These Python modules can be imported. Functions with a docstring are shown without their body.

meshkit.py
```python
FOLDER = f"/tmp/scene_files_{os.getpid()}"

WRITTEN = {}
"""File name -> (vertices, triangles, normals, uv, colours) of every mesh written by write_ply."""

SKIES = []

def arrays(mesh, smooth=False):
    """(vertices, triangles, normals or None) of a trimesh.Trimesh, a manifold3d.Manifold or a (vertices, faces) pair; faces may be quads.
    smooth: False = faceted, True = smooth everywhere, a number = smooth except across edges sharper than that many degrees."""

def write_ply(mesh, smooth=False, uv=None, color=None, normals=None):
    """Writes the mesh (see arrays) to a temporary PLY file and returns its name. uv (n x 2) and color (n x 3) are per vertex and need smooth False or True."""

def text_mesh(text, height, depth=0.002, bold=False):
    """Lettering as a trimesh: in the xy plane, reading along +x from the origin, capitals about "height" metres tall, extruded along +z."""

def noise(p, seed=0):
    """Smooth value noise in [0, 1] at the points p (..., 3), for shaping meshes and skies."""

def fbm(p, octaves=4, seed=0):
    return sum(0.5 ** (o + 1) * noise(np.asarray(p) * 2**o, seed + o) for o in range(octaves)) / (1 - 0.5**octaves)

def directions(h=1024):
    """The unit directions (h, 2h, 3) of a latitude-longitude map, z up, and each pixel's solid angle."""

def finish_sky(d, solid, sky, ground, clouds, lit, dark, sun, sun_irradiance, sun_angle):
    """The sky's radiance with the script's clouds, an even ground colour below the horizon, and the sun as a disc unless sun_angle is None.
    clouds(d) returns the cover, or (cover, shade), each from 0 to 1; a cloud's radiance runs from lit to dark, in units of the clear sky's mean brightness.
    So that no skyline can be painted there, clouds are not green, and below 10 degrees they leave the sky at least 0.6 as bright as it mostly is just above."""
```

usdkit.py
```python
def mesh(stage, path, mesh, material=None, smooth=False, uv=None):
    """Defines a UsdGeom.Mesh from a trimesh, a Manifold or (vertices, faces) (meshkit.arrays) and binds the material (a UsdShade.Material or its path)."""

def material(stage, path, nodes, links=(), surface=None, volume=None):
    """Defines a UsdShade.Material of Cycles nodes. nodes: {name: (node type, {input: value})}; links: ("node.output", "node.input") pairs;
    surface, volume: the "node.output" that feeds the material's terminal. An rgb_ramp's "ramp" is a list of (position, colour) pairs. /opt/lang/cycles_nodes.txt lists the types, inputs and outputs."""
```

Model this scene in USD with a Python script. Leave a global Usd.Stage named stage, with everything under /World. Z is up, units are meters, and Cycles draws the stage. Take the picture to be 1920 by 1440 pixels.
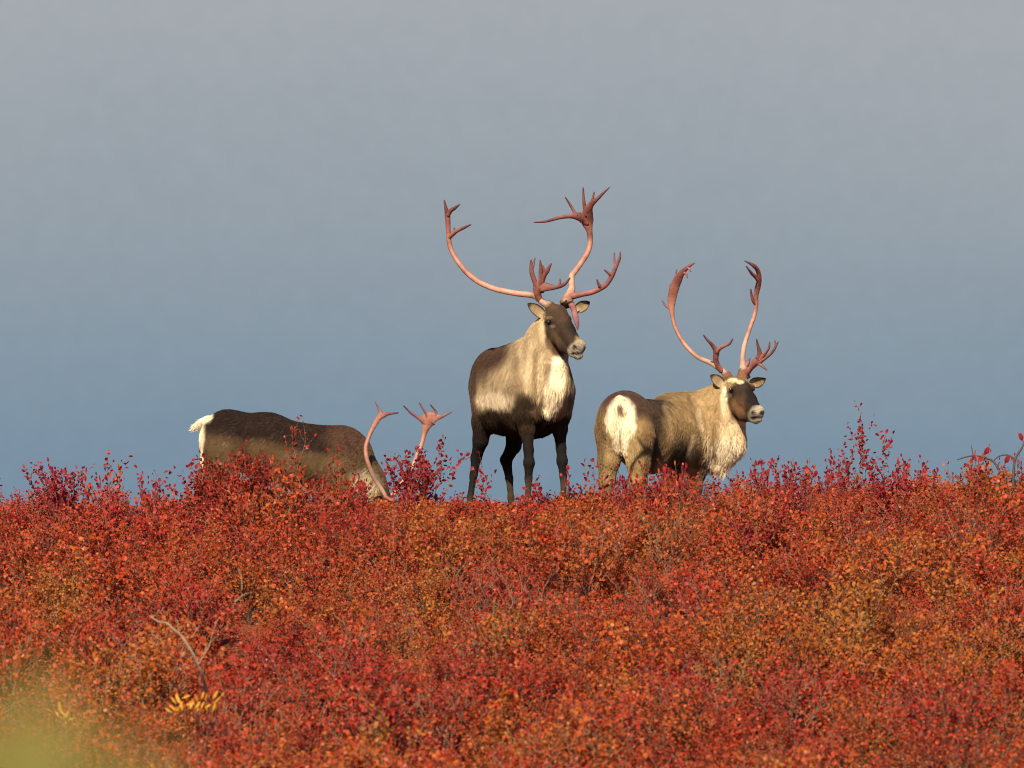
import math
import numpy as np
import trimesh
import usdkit, meshkit
from pxr import Usd, UsdGeom, UsdLux, UsdShade, Sdf, Gf, Vt

stage = Usd.Stage.CreateInMemory()
UsdGeom.SetStageUpAxis(stage, "Z")
UsdGeom.SetStageMetersPerUnit(stage, 1.0)
UsdGeom.Xform.Define(stage, "/World")
UsdGeom.Scope.Define(stage, "/World/Looks")
_T = Sdf.ValueTypeNames
rng = np.random.default_rng(11)

# ------------------------------------------------------------------ camera, sky, sun
F = 15700.0            # focal length of the photograph, in its own pixels (1920 wide)
PITCH = 0.080          # the long lens looks a little uphill
EYE = np.array([0.0, 0.0, 1.6])
cam = UsdGeom.Camera.Define(stage, "/World/camera")
cam.CreateHorizontalApertureAttr(36.0)
cam.CreateVerticalApertureAttr(27.0)
cam.CreateFocalLengthAttr(36.0 * F / 1920)
cam.CreateFStopAttr(4.0)
cam.CreateFocusDistanceAttr(60.6)
cam.CreateClippingRangeAttr((0.1, 20000.0))
cam.CreateExposureAttr(0.75)
cam.AddTranslateOp().Set(Gf.Vec3d(*EYE))
cam.AddRotateXOp().Set(90 + math.degrees(PITCH))

SUN_AZ = math.radians(180 + 14)      # behind the camera, to the left (clockwise from +y)
SUN_EL = math.radians(35)
sun_dir = np.array([math.sin(SUN_AZ) * math.cos(SUN_EL), math.cos(SUN_AZ) * math.cos(SUN_EL), math.sin(SUN_EL)])

# clear sky behind a grey-blue layer of distant cloud that is thickest near the horizon, all the way round
usdkit.material(stage, "/World/Looks/sky_look", {
    "sky": ("sky_texture", {"sky_type": "single_scattering", "sun_disc": False, "sun_elevation": SUN_EL, "sun_rotation": SUN_AZ, "altitude": 600.0, "air_density": 1.0, "aerosol_density": 1.0, "ozone_density": 1.5}),
    "tc": ("texture_coordinate", {}),
    "sep": ("separate_xyz", {}),
    "nz": ("noise_texture", {"scale": 9.0, "detail": 2.0, "roughness": 0.4, "distortion": 0.2}),
    "sq": ("mapping", {"scale": (1.0, 1.0, 1.6)}),
    "wob": ("math", {"math_type": "multiply_add", "value2": 0.022, "value3": -0.011}),
    "zz": ("math", {"math_type": "add"}), "z2": ("math", {"math_type": "add"}),
    "mo": ("noise_texture", {"scale": 45.0, "detail": 5.0, "roughness": 0.6}), "mw": ("math", {"math_type": "multiply_add", "value2": 0.007, "value3": -0.0035}),
    "gr": ("noise_texture", {"scale": 420.0, "detail": 3.0, "roughness": 0.7}), "gw": ("map_range", {"from_min": 0.3, "from_max": 0.7, "to_min": 0.975, "to_max": 1.025}), "gm": ("mix", {"mix_type": "multiply", "fac": 1.0}),
    "bank": ("rgb_ramp", {"ramp": [(0.0, (1.010, 1.540, 2.104)), (0.055, (1.043, 1.574, 2.137)), (0.075, (1.229, 1.733, 2.205)), (0.10, (1.767, 2.070, 2.339)), (0.125, (2.222, 2.398, 2.567)), (0.2, (2.609, 2.735, 2.861)), (1.0, (2.609, 2.735, 2.861))]}),
    "cover": ("rgb_ramp", {"ramp": [(0.0, (1, 1, 1)), (0.16, (1, 1, 1)), (0.30, (0.35, 0.35, 0.35)), (0.5, (0.12, 0.12, 0.12)), (1.0, (0.1, 0.1, 0.1))]}),
    "mix": ("mix", {}),
    "bg": ("background_shader", {"strength": 0.10}),
}, [("tc.generated", "sep.vector"), ("tc.generated", "sq.vector"), ("sq.vector", "nz.vector"), ("nz.fac", "wob.value1"), ("sep.z", "zz.value1"), ("wob.value", "z2.value1"), ("tc.generated", "mo.vector"), ("mo.fac", "mw.value1"), ("mw.value", "z2.value2"), ("z2.value", "zz.value2"), ("tc.generated", "gr.vector"), ("gr.fac", "gw.value"),
    ("zz.value", "bank.fac"), ("zz.value", "cover.fac"), ("cover.color", "mix.fac"), ("sky.color", "mix.color1"), ("bank.color", "gm.color1"), ("gw.result", "gm.color2"), ("gm.color", "mix.color2"), ("mix.color", "bg.color")], surface="bg.background")
dome = UsdLux.DomeLight.Define(stage, "/World/sky")
UsdShade.MaterialBindingAPI.Apply(dome.GetPrim()).Bind(UsdShade.Material.Get(stage, "/World/Looks/sky_look"))
dome.GetPrim().SetCustomDataByKey("kind", "structure")
sun = UsdLux.DistantLight.Define(stage, "/World/sun")
sun.CreateNormalizeAttr(True)
sun.CreateIntensityAttr(1.25)
sun.CreateAngleAttr(0.53)
sun.CreateColorAttr(Gf.Vec3f(1.0, 0.82, 0.58))
sun.AddRotateXYZOp().Set(Gf.Vec3f(90 - math.degrees(SUN_EL), 0, 180 - math.degrees(SUN_AZ)))

# ------------------------------------------------------------------ helpers
_used = {}


def numbered(path):
    n = _used.get(path, -1) + 1
    _used[path] = n
    return path if n == 0 else f"{path}_{n:03d}"


def data(p, **kw):
    for k, v in kw.items():
        if v:
            p.SetCustomDataByKey(k, v)


def thing(name, loc, label, category, group=None):
    x = UsdGeom.Xform.Define(stage, numbered("/World/" + name))
    x.AddTranslateOp().Set(Gf.Vec3d(*map(float, loc)))
    data(x.GetPrim(), label=label, category=category, group=group)
    x.loc = np.asarray(loc, float)
    return x


def part(parent, name, mesh, material, loc, smooth=False, color=None, label=None, kind=None):
    """One mesh prim below parent; mesh in world coordinates, stored relative to loc."""
    path = numbered(f"{parent.GetPath()}/{name}")
    v, f = (mesh.vertices, mesh.faces) if hasattr(mesh, "vertices") else mesh
    m = usdkit.mesh(stage, path, (np.asarray(v, float) - loc, np.asarray(f)), material, smooth=smooth)
    if color is not None:
        UsdGeom.PrimvarsAPI(m).CreatePrimvar("coat", _T.Color3fArray, "vertex").Set(Vt.Vec3fArray.FromNumpy(np.asarray(color, np.float32)))
    data(m.GetPrim(), label=label, kind=kind)
    return m


def spot(px, py, y):
    """The place at distance y (metres north of the camera) that the survey photograph shows at (px, py)."""
    xc, yc = (np.asarray(px, float) - 960) / F, (720 - np.asarray(py, float)) / F
    dy, dz = math.cos(PITCH) - yc * math.sin(PITCH), math.sin(PITCH) + yc * math.cos(PITCH)
    t = y / dy
    return np.stack([xc * t, np.broadcast_to(y, np.shape(t)) * 1.0, EYE[2] + dz * t], -1)


def smin(a, b, k):
    h = np.maximum(k - np.abs(a - b), 0) / k
    return np.minimum(a, b) - h * h * k * 0.25


def surface_nets(f, origin, h):
    s = f < 0
    c = [s[i:s.shape[0] - 1 + i, j:s.shape[1] - 1 + j, k:s.shape[2] - 1 + k] for i in (0, 1) for j in (0, 1) for k in (0, 1)]
    n = sum(x.astype(np.int8) for x in c)
    act = (n > 0) & (n < 8)
    ijk = np.argwhere(act)
    idx = np.full(act.shape, -1, np.int64)
    idx[act] = np.arange(len(ijk))
    tot, cnt = np.zeros((len(ijk), 3)), np.zeros(len(ijk))
    corner = [np.array((i, j, k)) for i in (0, 1) for j in (0, 1) for k in (0, 1)]
    val = [f[tuple((ijk + o).T)] for o in corner]
    for a in range(8):
        for b in range(a + 1, 8):
            if np.abs(corner[a] - corner[b]).sum() == 1:
                m = (val[a] < 0) != (val[b] < 0)
                t = val[a][m] / (val[a][m] - val[b][m])
                tot[m] += corner[a] + t[:, None] * (corner[b] - corner[a])
                cnt[m] += 1
    v = origin + h * (ijk + tot / cnt[:, None])
    faces = []
    for ax in range(3):
        o1, o2 = (ax + 1) % 3, (ax + 2) % 3
        lo, hi = [slice(None)] * 3, [slice(None)] * 3
        lo[ax], hi[ax] = slice(0, -1), slice(1, None)
        e = np.argwhere(s[tuple(lo)] != s[tuple(hi)])
        e = e[(e[:, o1] > 0) & (e[:, o2] > 0) & (e[:, o1] < act.shape[o1]) & (e[:, o2] < act.shape[o2])]
        d1, d2 = np.eye(3, dtype=int)[o1], np.eye(3, dtype=int)[o2]
        q = np.stack([idx[tuple((e - x).T)] for x in (0 * d1, d1, d1 + d2, d2)], 1)
        inside = s[tuple(e.T)]
        q[~inside] = q[~inside][:, ::-1]
        faces.append(q)
    q = np.vstack(faces)
    q = q[(q >= 0).all(1)]
    return v, np.vstack([q[:, [0, 1, 2]], q[:, [0, 2, 3]]])


def tube(points, radii, sides=8, wide=None, ratio=None, steps=4):
    """A tapering branch through the points; where ratio > 1 its section is widened along the direction square to wide (a flattened palm)."""
    p, r = np.asarray(points, float), np.asarray(radii, float)
    ratio = np.ones(len(p)) if ratio is None else np.asarray(ratio, float)
    if len(p) > 2 and steps > 1:
        ext = np.vstack([2 * p[0] - p[1], p, 2 * p[-1] - p[-2]])
        out, rr, ra = [], [], []
        for i in range(len(p) - 1):
            p0, p1, p2, p3 = ext[i:i + 4]
            for t in np.arange(steps) / steps:
                out.append(0.5 * (2 * p1 + (p2 - p0) * t + (2 * p0 - 5 * p1 + 4 * p2 - p3) * t * t + (3 * p1 - p0 - 3 * p2 + p3) * t ** 3))
                rr.append(r[i] + (r[i + 1] - r[i]) * t)
                ra.append(ratio[i] + (ratio[i + 1] - ratio[i]) * t)
        p, r, ratio = np.array(out + [p[-1]]), np.array(rr + [r[-1]]), np.array(ra + [ratio[-1]])
    tan = np.gradient(p, axis=0)
    tan /= np.linalg.norm(tan, axis=1, keepdims=True) + 1e-12
    w = np.array([0.0, 1.0, 0.0]) if wide is None else np.asarray(wide, float)
    u = np.cross(tan, w)
    bad = np.linalg.norm(u, axis=1) < 0.15
    u[bad] = np.cross(tan[bad], [0.3, 0.1, 1.0])
    u /= np.linalg.norm(u, axis=1, keepdims=True)
    b = np.cross(tan, u)
    a = np.arange(sides) / sides * 2 * np.pi
    ring = p[:, None] + (r * ratio)[:, None, None] * np.cos(a)[None, :, None] * u[:, None] + (r / np.maximum(1, np.sqrt(ratio)))[:, None, None] * np.sin(a)[None, :, None] * b[:, None]
    v = np.vstack([ring.reshape(-1, 3), p[:1] - tan[:1] * r[0] * 0.5, p[-1:] + tan[-1:] * r[-1]])
    i, j = np.meshgrid(np.arange(len(p) - 1), np.arange(sides), indexing="ij")
    i, j = i.ravel(), j.ravel()
    k = (j + 1) % sides
    f = np.vstack([np.stack([i * sides + j, i * sides + k, (i + 1) * sides + k], 1), np.stack([i * sides + j, (i + 1) * sides + k, (i + 1) * sides + j], 1)])
    j = np.arange(sides)
    k = (j + 1) % sides
    e = len(p) * sides
    f = np.vstack([f, np.stack([np.full(sides, e), k, j], 1), np.stack([np.full(sides, e + 1), e - sides + j, e - sides + k], 1)])
    return v, f[:, ::-1]


def join(meshes):
    vs, fs, n = [], [], 0
    for v, f in meshes:
        vs.append(v)
        fs.append(np.asarray(f) + n)
        n += len(v)
    return np.vstack(vs), np.vstack(fs)


def sstep(x):
    x = np.clip(x, 0, 1)
    return x * x * (3 - 2 * x)


# ------------------------------------------------------------------ materials
def simple(name, color, rough=0.8, spec=0.3, noise=0.0, scale=20.0, bump=0.0):
    nodes = {"p": ("principled_bsdf", {"base_color": color, "roughness": rough, "specular_ior_level": spec}), "g": ("geometry", {}),
             "n": ("noise_texture", {"scale": scale, "detail": 4.0, "roughness": 0.6}),
             "r": ("rgb_ramp", {"ramp": [(0.3, tuple(c * (1 - noise) for c in color)), (0.7, tuple(c * (1 + noise) for c in color))]})}
    links = [("g.position", "n.vector"), ("n.fac", "r.fac"), ("r.color", "p.base_color")]
    if bump:
        nodes["b"] = ("bump", {"strength": bump, "distance": 0.01})
        links += [("n.fac", "b.height"), ("b.normal", "p.normal")]
    return usdkit.material(stage, "/World/Looks/" + name, nodes, links, surface="p.BSDF")


def leaf_material(name, ramp, patch=0.5, spread=0.6, scale=0.6, translucent=0.3, rough=0.45, spec=0.25, shift=0.0, fine=0.0, each=0.0, dark=0.5, drift=(0.0, 0.0, 0.0)):
    """Autumn leaves: the hue drifts from patch to patch over the ground and from leaf to leaf."""
    return usdkit.material(stage, "/World/Looks/" + name, {
        "g": ("geometry", {}), "oi": ("object_info", {}), "om": ("math", {"math_type": "multiply_add", "value2": each, "value3": -0.5 * each}), "ad4": ("math", {"math_type": "add"}),
        "n": ("noise_texture", {"scale": scale, "detail": 3.0, "roughness": 0.6}),
        "n2": ("map_range", {"from_min": 0.30, "from_max": 0.70, "to_min": shift, "to_max": patch + shift, "clamp": True}),
        "m": ("math", {"math_type": "multiply_add", "value2": spread}),
        "nf": ("noise_texture", {"scale": 2.6, "detail": 2.0}), "mf": ("map_range", {"from_min": 0.3, "from_max": 0.7, "to_min": -fine, "to_max": fine, "clamp": True}),
        "dr": ("vector_math", {"math_type": "dot_product", "vector2": (drift[0], drift[1], 0.0)}), "ad": ("math", {"math_type": "add"}), "ad2": ("math", {"math_type": "add", "value2": drift[2]}), "ad3": ("math", {"math_type": "add"}),
        "r": ("rgb_ramp", {"ramp": ramp}),
        "wn": ("math", {"math_type": "multiply", "value2": 37.31}), "fr": ("math", {"math_type": "fraction"}),
        "dk": ("map_range", {"from_min": 0.0, "from_max": 1.0, "to_min": dark, "to_max": 1.36}),
        "mul": ("mix", {"mix_type": "multiply", "fac": 1.0}),
        "p": ("principled_bsdf", {"roughness": rough, "specular_ior_level": spec}),
        "t": ("translucent_bsdf", {}), "x": ("mix_closure", {"fac": translucent}),
    }, [("g.position", "n.vector"), ("n.fac", "n2.value"), ("g.random_per_island", "m.value1"), ("n2.result", "m.value3"), ("g.position", "nf.vector"), ("nf.fac", "mf.value"), ("g.position", "dr.vector1"), ("dr.value", "ad2.value1"), ("ad2.value", "ad.value1"), ("mf.result", "ad.value2"), ("m.value", "ad3.value1"), ("ad.value", "ad3.value2"), ("oi.random", "om.value1"), ("om.value", "ad4.value1"), ("ad3.value", "ad4.value2"), ("ad4.value", "r.fac"),
        ("g.random_per_island", "wn.value1"), ("wn.value", "fr.value1"), ("fr.value", "dk.value"), ("r.color", "mul.color1"), ("dk.result", "mul.color2"),
        ("mul.color", "p.base_color"), ("mul.color", "t.color"), ("p.BSDF", "x.closure1"), ("t.BSDF", "x.closure2")], surface="x.closure")


coat = usdkit.material(stage, "/World/Looks/coat", {
    "a": ("attribute", {"attribute": "coat"}), "g": ("geometry", {}),
    "n": ("noise_texture", {"scale": 26.0, "detail": 5.0, "roughness": 0.65}), "mp": ("mapping", {"scale": (1.0, 1.0, 0.35)}),
    "d": ("map_range", {"from_min": 0.25, "from_max": 0.75, "to_min": 0.72, "to_max": 1.22}),
    "m": ("mix", {"mix_type": "multiply", "fac": 1.0}),
    "b": ("bump", {"strength": 0.5, "distance": 0.012}),
    "p": ("principled_bsdf", {"roughness": 0.9, "specular_ior_level": 0.1}),
}, [("g.position", "mp.vector"), ("mp.vector", "n.vector"), ("n.fac", "d.value"), ("a.color", "m.color1"), ("d.result", "m.color2"), ("m.color", "p.base_color"), ("n.fac", "b.height"), ("b.normal", "p.normal")], surface="p.BSDF")
fur_look = usdkit.material(stage, "/World/Looks/fur", {
    "a": ("attribute", {"attribute": "coat"}),
    "p": ("principled_bsdf", {"roughness": 0.9, "specular_ior_level": 0.06}),
}, [("a.color", "p.base_color")], surface="p.BSDF")
antler_look = usdkit.material(stage, "/World/Looks/antler_bone", {
    "g": ("geometry", {}), "n": ("noise_texture", {"scale": 9.0, "detail": 4.0, "roughness": 0.6}), "c": ("attribute", {"attribute": "coat"}),
    "d": ("map_range", {"from_min": 0.3, "from_max": 0.7, "to_min": 0.55, "to_max": 1.35}), "m": ("mix", {"mix_type": "multiply", "fac": 1.0}),
    "b": ("bump", {"strength": 0.45, "distance": 0.006}),
    "n2": ("noise_texture", {"scale": 55.0, "detail": 4.0}),
    "p": ("principled_bsdf", {"roughness": 0.6, "specular_ior_level": 0.35}),
}, [("g.position", "n.vector"), ("g.position", "n2.vector"), ("n.fac", "d.value"), ("c.color", "m.color1"), ("d.result", "m.color2"), ("m.color", "p.base_color"), ("n2.fac", "b.height"), ("b.normal", "p.normal")], surface="p.BSDF")
eye_look = simple("eye_dark", (0.012, 0.009, 0.008), 0.12, 0.6)
hoof_look = simple("hoof_horn", (0.03, 0.025, 0.022), 0.5, 0.4)
bark_look = simple("twig_bark", (0.135, 0.082, 0.055), 0.8, 0.2, 0.4, 30)
grey_wood = simple("dead_wood", (0.24, 0.19, 0.145), 0.85, 0.2, 0.25, 40)
dark_twig = simple("dark_twig", (0.055, 0.05, 0.055), 0.8, 0.2, 0.3, 30)
RED = [(0.0, (0.56, 0.034, 0.034)), (0.14, (0.70, 0.062, 0.028)), (0.30, (0.78, 0.100, 0.026)), (0.46, (0.78, 0.19, 0.026)), (0.60, (0.72, 0.28, 0.040)), (0.72, (0.48, 0.26, 0.085)), (0.82, (0.36, 0.22, 0.08)), (0.90, (0.74, 0.40, 0.045)), (0.97, (0.80, 0.54, 0.10)), (1.0, (0.84, 0.68, 0.44))]  # pale last stop paints a sun glint on a few leaves
shrub_leaf = leaf_material("shrub_leaf", RED, patch=0.46, spread=0.40, scale=0.6, shift=0.085, fine=0.10, each=0.36, drift=(0.008, -0.005, 0.005 * 53))
crimson_leaf = leaf_material("crimson_leaf", [(0.0, (0.60, 0.050, 0.075)), (0.4, (0.72, 0.070, 0.060)), (0.7, (0.76, 0.13, 0.06)), (1.0, (0.78, 0.30, 0.18))], patch=0.2, spread=0.8, translucent=0.5)
orange_leaf = leaf_material("orange_leaf", [(0.0, (0.46, 0.035, 0.02)), (0.4, (0.58, 0.09, 0.02)), (0.8, (0.58, 0.19, 0.035)), (1.0, (0.62, 0.34, 0.14))], patch=0.2, spread=0.8)
gold_leaf = leaf_material("gold_leaf", [(0.0, (0.42, 0.10, 0.015)), (0.4, (0.52, 0.22, 0.02)), (0.8, (0.55, 0.32, 0.03)), (1.0, (0.60, 0.42, 0.10))], patch=0.1, spread=0.9)
yellow_leaf = leaf_material("yellow_leaf", [(0.0, (0.72, 0.36, 0.02)), (0.5, (0.80, 0.48, 0.03)), (1.0, (0.84, 0.60, 0.08))], patch=0.1, spread=0.9, dark=0.7)
green_leaf = leaf_material("willow_leaf", [(0.0, (0.42, 0.41, 0.09)), (1.0, (0.54, 0.50, 0.12))], patch=0.1, spread=0.9)

ground_look = usdkit.material(stage, "/World/Looks/tundra_ground", {
    "g": ("geometry", {}), "n": ("noise_texture", {"scale": 9.0, "detail": 8.0, "roughness": 0.7}),
    "r": ("rgb_ramp", {"ramp": [(0.25, (0.05, 0.022, 0.014)), (0.45, (0.15, 0.04, 0.022)), (0.6, (0.24, 0.06, 0.028)), (0.8, (0.15, 0.08, 0.04))]}),
    "b": ("bump", {"strength": 0.8, "distance": 0.05}), "n2": ("noise_texture", {"scale": 30.0, "detail": 5.0}),
    "p": ("principled_bsdf", {"roughness": 0.95, "specular_ior_level": 0.1})},
    [("g.position", "n.vector"), ("g.position", "n2.vector"), ("n2.fac", "b.height"), ("b.normal", "p.normal"), ("n.fac", "r.fac"), ("r.color", "p.base_color")], surface="p.BSDF")

# ------------------------------------------------------------------ ground: a slope up to a crest, falling away behind it
GY = np.array([-400, -20, 0, 15, 30, 38, 44, 48, 52, 56, 58, 59.5, 60.5, 61.3, 62.5, 64, 66, 70, 90, 200, 900, 4000.0])
GZ = np.array([0, 0, 0, 0.1, 0.55, 1.15, 2.0, 2.80, 3.68, 4.64, 5.08, 5.39, 5.48, 5.45, 5.28, 5.18, 4.95, 4.2, 1.0, -8, -40, -120.0])
LX = np.array([-60, -5, -3.7, -2.7, -2.2, -1.6, -1.2, -0.8, -0.45, 0.4, 0.75, 1.4, 1.9, 2.5, 3.7, 6, 60.0])
LZ = np.array([-0.1, -0.12, -0.14, -0.16, -0.08, -0.09, -0.14, -0.08, 0.0, 0.0, -0.1, -0.08, -0.06, -0.02, -0.04, 0.0, 0.0])
from scipy.interpolate import PchipInterpolator
_gy, _lx = PchipInterpolator(GY, GZ), PchipInterpolator(LX, LZ)


def ground_z(x, y):
    x, y = np.asarray(x, float), np.asarray(y, float)
    rough = (meshkit.fbm(np.stack([x * 0.9, y * 0.9, 0 * x], -1), 3, 4) - 0.5) * 0.10 * sstep((61.5 - y) / 3) * sstep((y - 30) / 10)
    side = _lx(np.clip(x, -60, 60)) * sstep((y - 46) / 9) * sstep((61.9 - y) / 0.9)
    return _gy(np.clip(y, -400, 4000)) + side + rough


gx = np.unique(np.r_[np.linspace(-9, 9, 91), np.linspace(-60, 60, 41), np.linspace(-400, 400, 21), -3000, -1200, 1200, 3000])
gyv = np.unique(np.r_[np.linspace(40, 70, 121), np.linspace(-20, 110, 66), np.linspace(-400, 900, 27), 1500, 2500, 4000])
X, Y = np.meshgrid(gx, gyv, indexing="ij")
V = np.stack([X, Y, ground_z(X, Y)], -1).reshape(-1, 3)
i, j = np.meshgrid(np.arange(len(gx) - 1), np.arange(len(gyv) - 1), indexing="ij")
a = (i * len(gyv) + j).ravel()
Q = np.stack([a, a + len(gyv), a + len(gyv) + 1, a + 1], 1)
g = usdkit.mesh(stage, "/World/ground", (V, Q), ground_look, smooth=True)
data(g.GetPrim(), kind="structure", label="brown tundra hillside rising to a crest under the red shrubs", category="hillside")


# ------------------------------------------------------------------ shrubs
def leaf_blades(base, along, normal, length, width, fold=0.25):
    """Obovate leaves, six points and four triangles each."""
    side = np.cross(normal, along)
    side /= np.linalg.norm(side, axis=1, keepdims=True) + 1e-9
    nrm = np.cross(along, side)
    t = np.array([0, 0.42, 0.82, 1.0, 0.82, 0.42])
    s = np.array([0, -0.46, -0.36, 0, 0.36, 0.46])
    L, W = length[:, None, None], width[:, None, None]
    v = base[:, None] + along[:, None] * (t[None, :, None] * L) + side[:, None] * (s[None, :, None] * W) + nrm[:, None] * (np.abs(s)[None, :, None] * W * fold * 2)
    f = np.array([[0, 1, 5], [1, 2, 5], [2, 4, 5], [2, 3, 4]])[:, ::-1]
    n = len(base)
    return v.reshape(-1, 3), (np.arange(n)[:, None, None] * 6 + f[None]).reshape(-1, 3)


def unit(v):
    return v / (np.linalg.norm(v, axis=-1, keepdims=True) + 1e-12)


def make_plant(seed, H, stems=9, spread=0.5, twigs=5, leaf=0.03, gap=0.02, bare=0.25, lean=(0, 0), thick=0.0035, sides=3, upright=0.6):
    """A multi-stemmed dwarf shrub rooted at the origin: (stem meshes, leaf mesh)."""
    r = np.random.default_rng(seed)
    lines = []
    for k in range(stems):
        az = r.uniform(0, 2 * np.pi)
        h = H * (1.0 if k == 0 else r.uniform(0.62, 1.0))
        out = H * spread * (r.uniform(0, 0.35) if k == 0 else r.uniform(0.25, 1.0))
        t = np.linspace(0, 1, 6)
        p = np.stack([np.cos(az) * out * t ** 1.1 + lean[0] * H * t ** 1.5, np.sin(az) * out * t ** 1.1 + lean[1] * H * t ** 1.5, h * t ** 0.9], 1)
        p[1:] += r.normal(0, 0.018 * H, (5, 3))
        lines.append((p, thick, bare))
        for _ in range(twigs):
            at = r.uniform(0.35, 0.95)
            i0 = min(int(at * 5), 4)
            q0 = p[i0] + (p[i0 + 1] - p[i0]) * (at * 5 - i0)
            d = unit(unit(p[i0 + 1] - p[i0]) * upright + unit(r.normal(size=3) * [1, 1, 0.5]) * 0.7)
            ln = H * r.uniform(0.12, 0.32) * (1.2 - at * 0.6)
            tt = np.linspace(0, 1, 4)[:, None]
            q = q0 + d * ln * tt + np.array([0, 0, 0.25]) * ln * tt ** 2 + r.normal(0, 0.01 * H, (4, 3)) * tt
            lines.append((q, thick * 0.55, 0.15))
    stem_meshes, base, along = [], [], []
    for p, w, b in lines:
        stem_meshes.append(tube(p, np.linspace(w, w * 0.35, len(p)), sides, steps=1))
        seg = np.linalg.norm(np.diff(p, axis=0), axis=1)
        cum = np.r_[0, np.cumsum(seg)]
        n = max(2, int(cum[-1] * (1 - b) / gap))
        s = cum[-1] * (b + (1 - b) * (np.arange(n) + r.uniform(0, 1, n)) / n)
        s[-1] = cum[-1]
        pos = np.stack([np.interp(s, cum, p[:, c]) for c in range(3)], 1)
        k = np.clip(np.searchsorted(cum, s) - 1, 0, len(seg) - 1)
        dirn = unit(np.diff(p, axis=0)[k])
        base.append(pos)
        along.append(unit(dirn * 0.7 + unit(r.normal(size=(n, 3))) * 0.8))
    base, along = np.vstack(base), np.vstack(along)
    n = len(base)
    normal = unit(r.normal(size=(n, 3)) + [0, 0, 0.9])
    ln = leaf * r.uniform(0.65, 1.2, n)
    return stem_meshes, leaf_blades(base, along, normal, ln, ln * r.uniform(0.55, 0.8, n))


# the continuous cover of low red shrubs on the slope: nobody could count them
SKY_X = [-200, 0, 100, 160, 220, 280, 330, 380, 440, 520, 600, 680, 720, 780, 870, 950, 1040, 1120, 1200, 1250, 1310, 1385, 1450, 1520, 1600, 1680, 1760, 1850, 1920, 2120]
SKY_Y = [915, 915, 900, 917, 898, 926, 935, 885, 876, 884, 902, 922, 932, 934, 937, 938, 934, 905, 898, 884, 882, 890, 884, 892, 878, 886, 882, 874, 872, 872]


def crest_line(px):
    return np.interp(px, SKY_X, SKY_Y)


cover = UsdGeom.PointInstancer.Define(stage, "/World/shrub_cover")
data(cover.GetPrim(), kind="stuff", label="dense carpet of low red and orange autumn shrubs covering the slope", category="shrubs")
protos = []
for k in range(14):
    H = 0.46 if k < 10 else 0.20
    size, gap = ((0.023, 0.0130), (0.020, 0.0115), (0.027, 0.017), (0.024, 0.0135), (0.023, 0.028), (0.029, 0.019), (0.021, 0.0115), (0.025, 0.0145), (0.023, 0.032), (0.026, 0.015))[k % 10]
    sm, lf = make_plant(100 + k, H, stems=12 if k < 10 else 14, spread=0.62 if k < 10 else 1.3, twigs=8 if k < 10 else 4, leaf=size, gap=gap, bare=0.22 if k < 10 else 0.1, sides=3, thick=0.004)
    x = UsdGeom.Xform.Define(stage, f"/World/shrub_cover/prototypes/shrub_{k:03d}")
    usdkit.mesh(stage, f"{x.GetPath()}/stems", join(sm), bark_look)
    usdkit.mesh(stage, f"{x.GetPath()}/leaves", lf, shrub_leaf)
    protos.append(x.GetPath())
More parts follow.
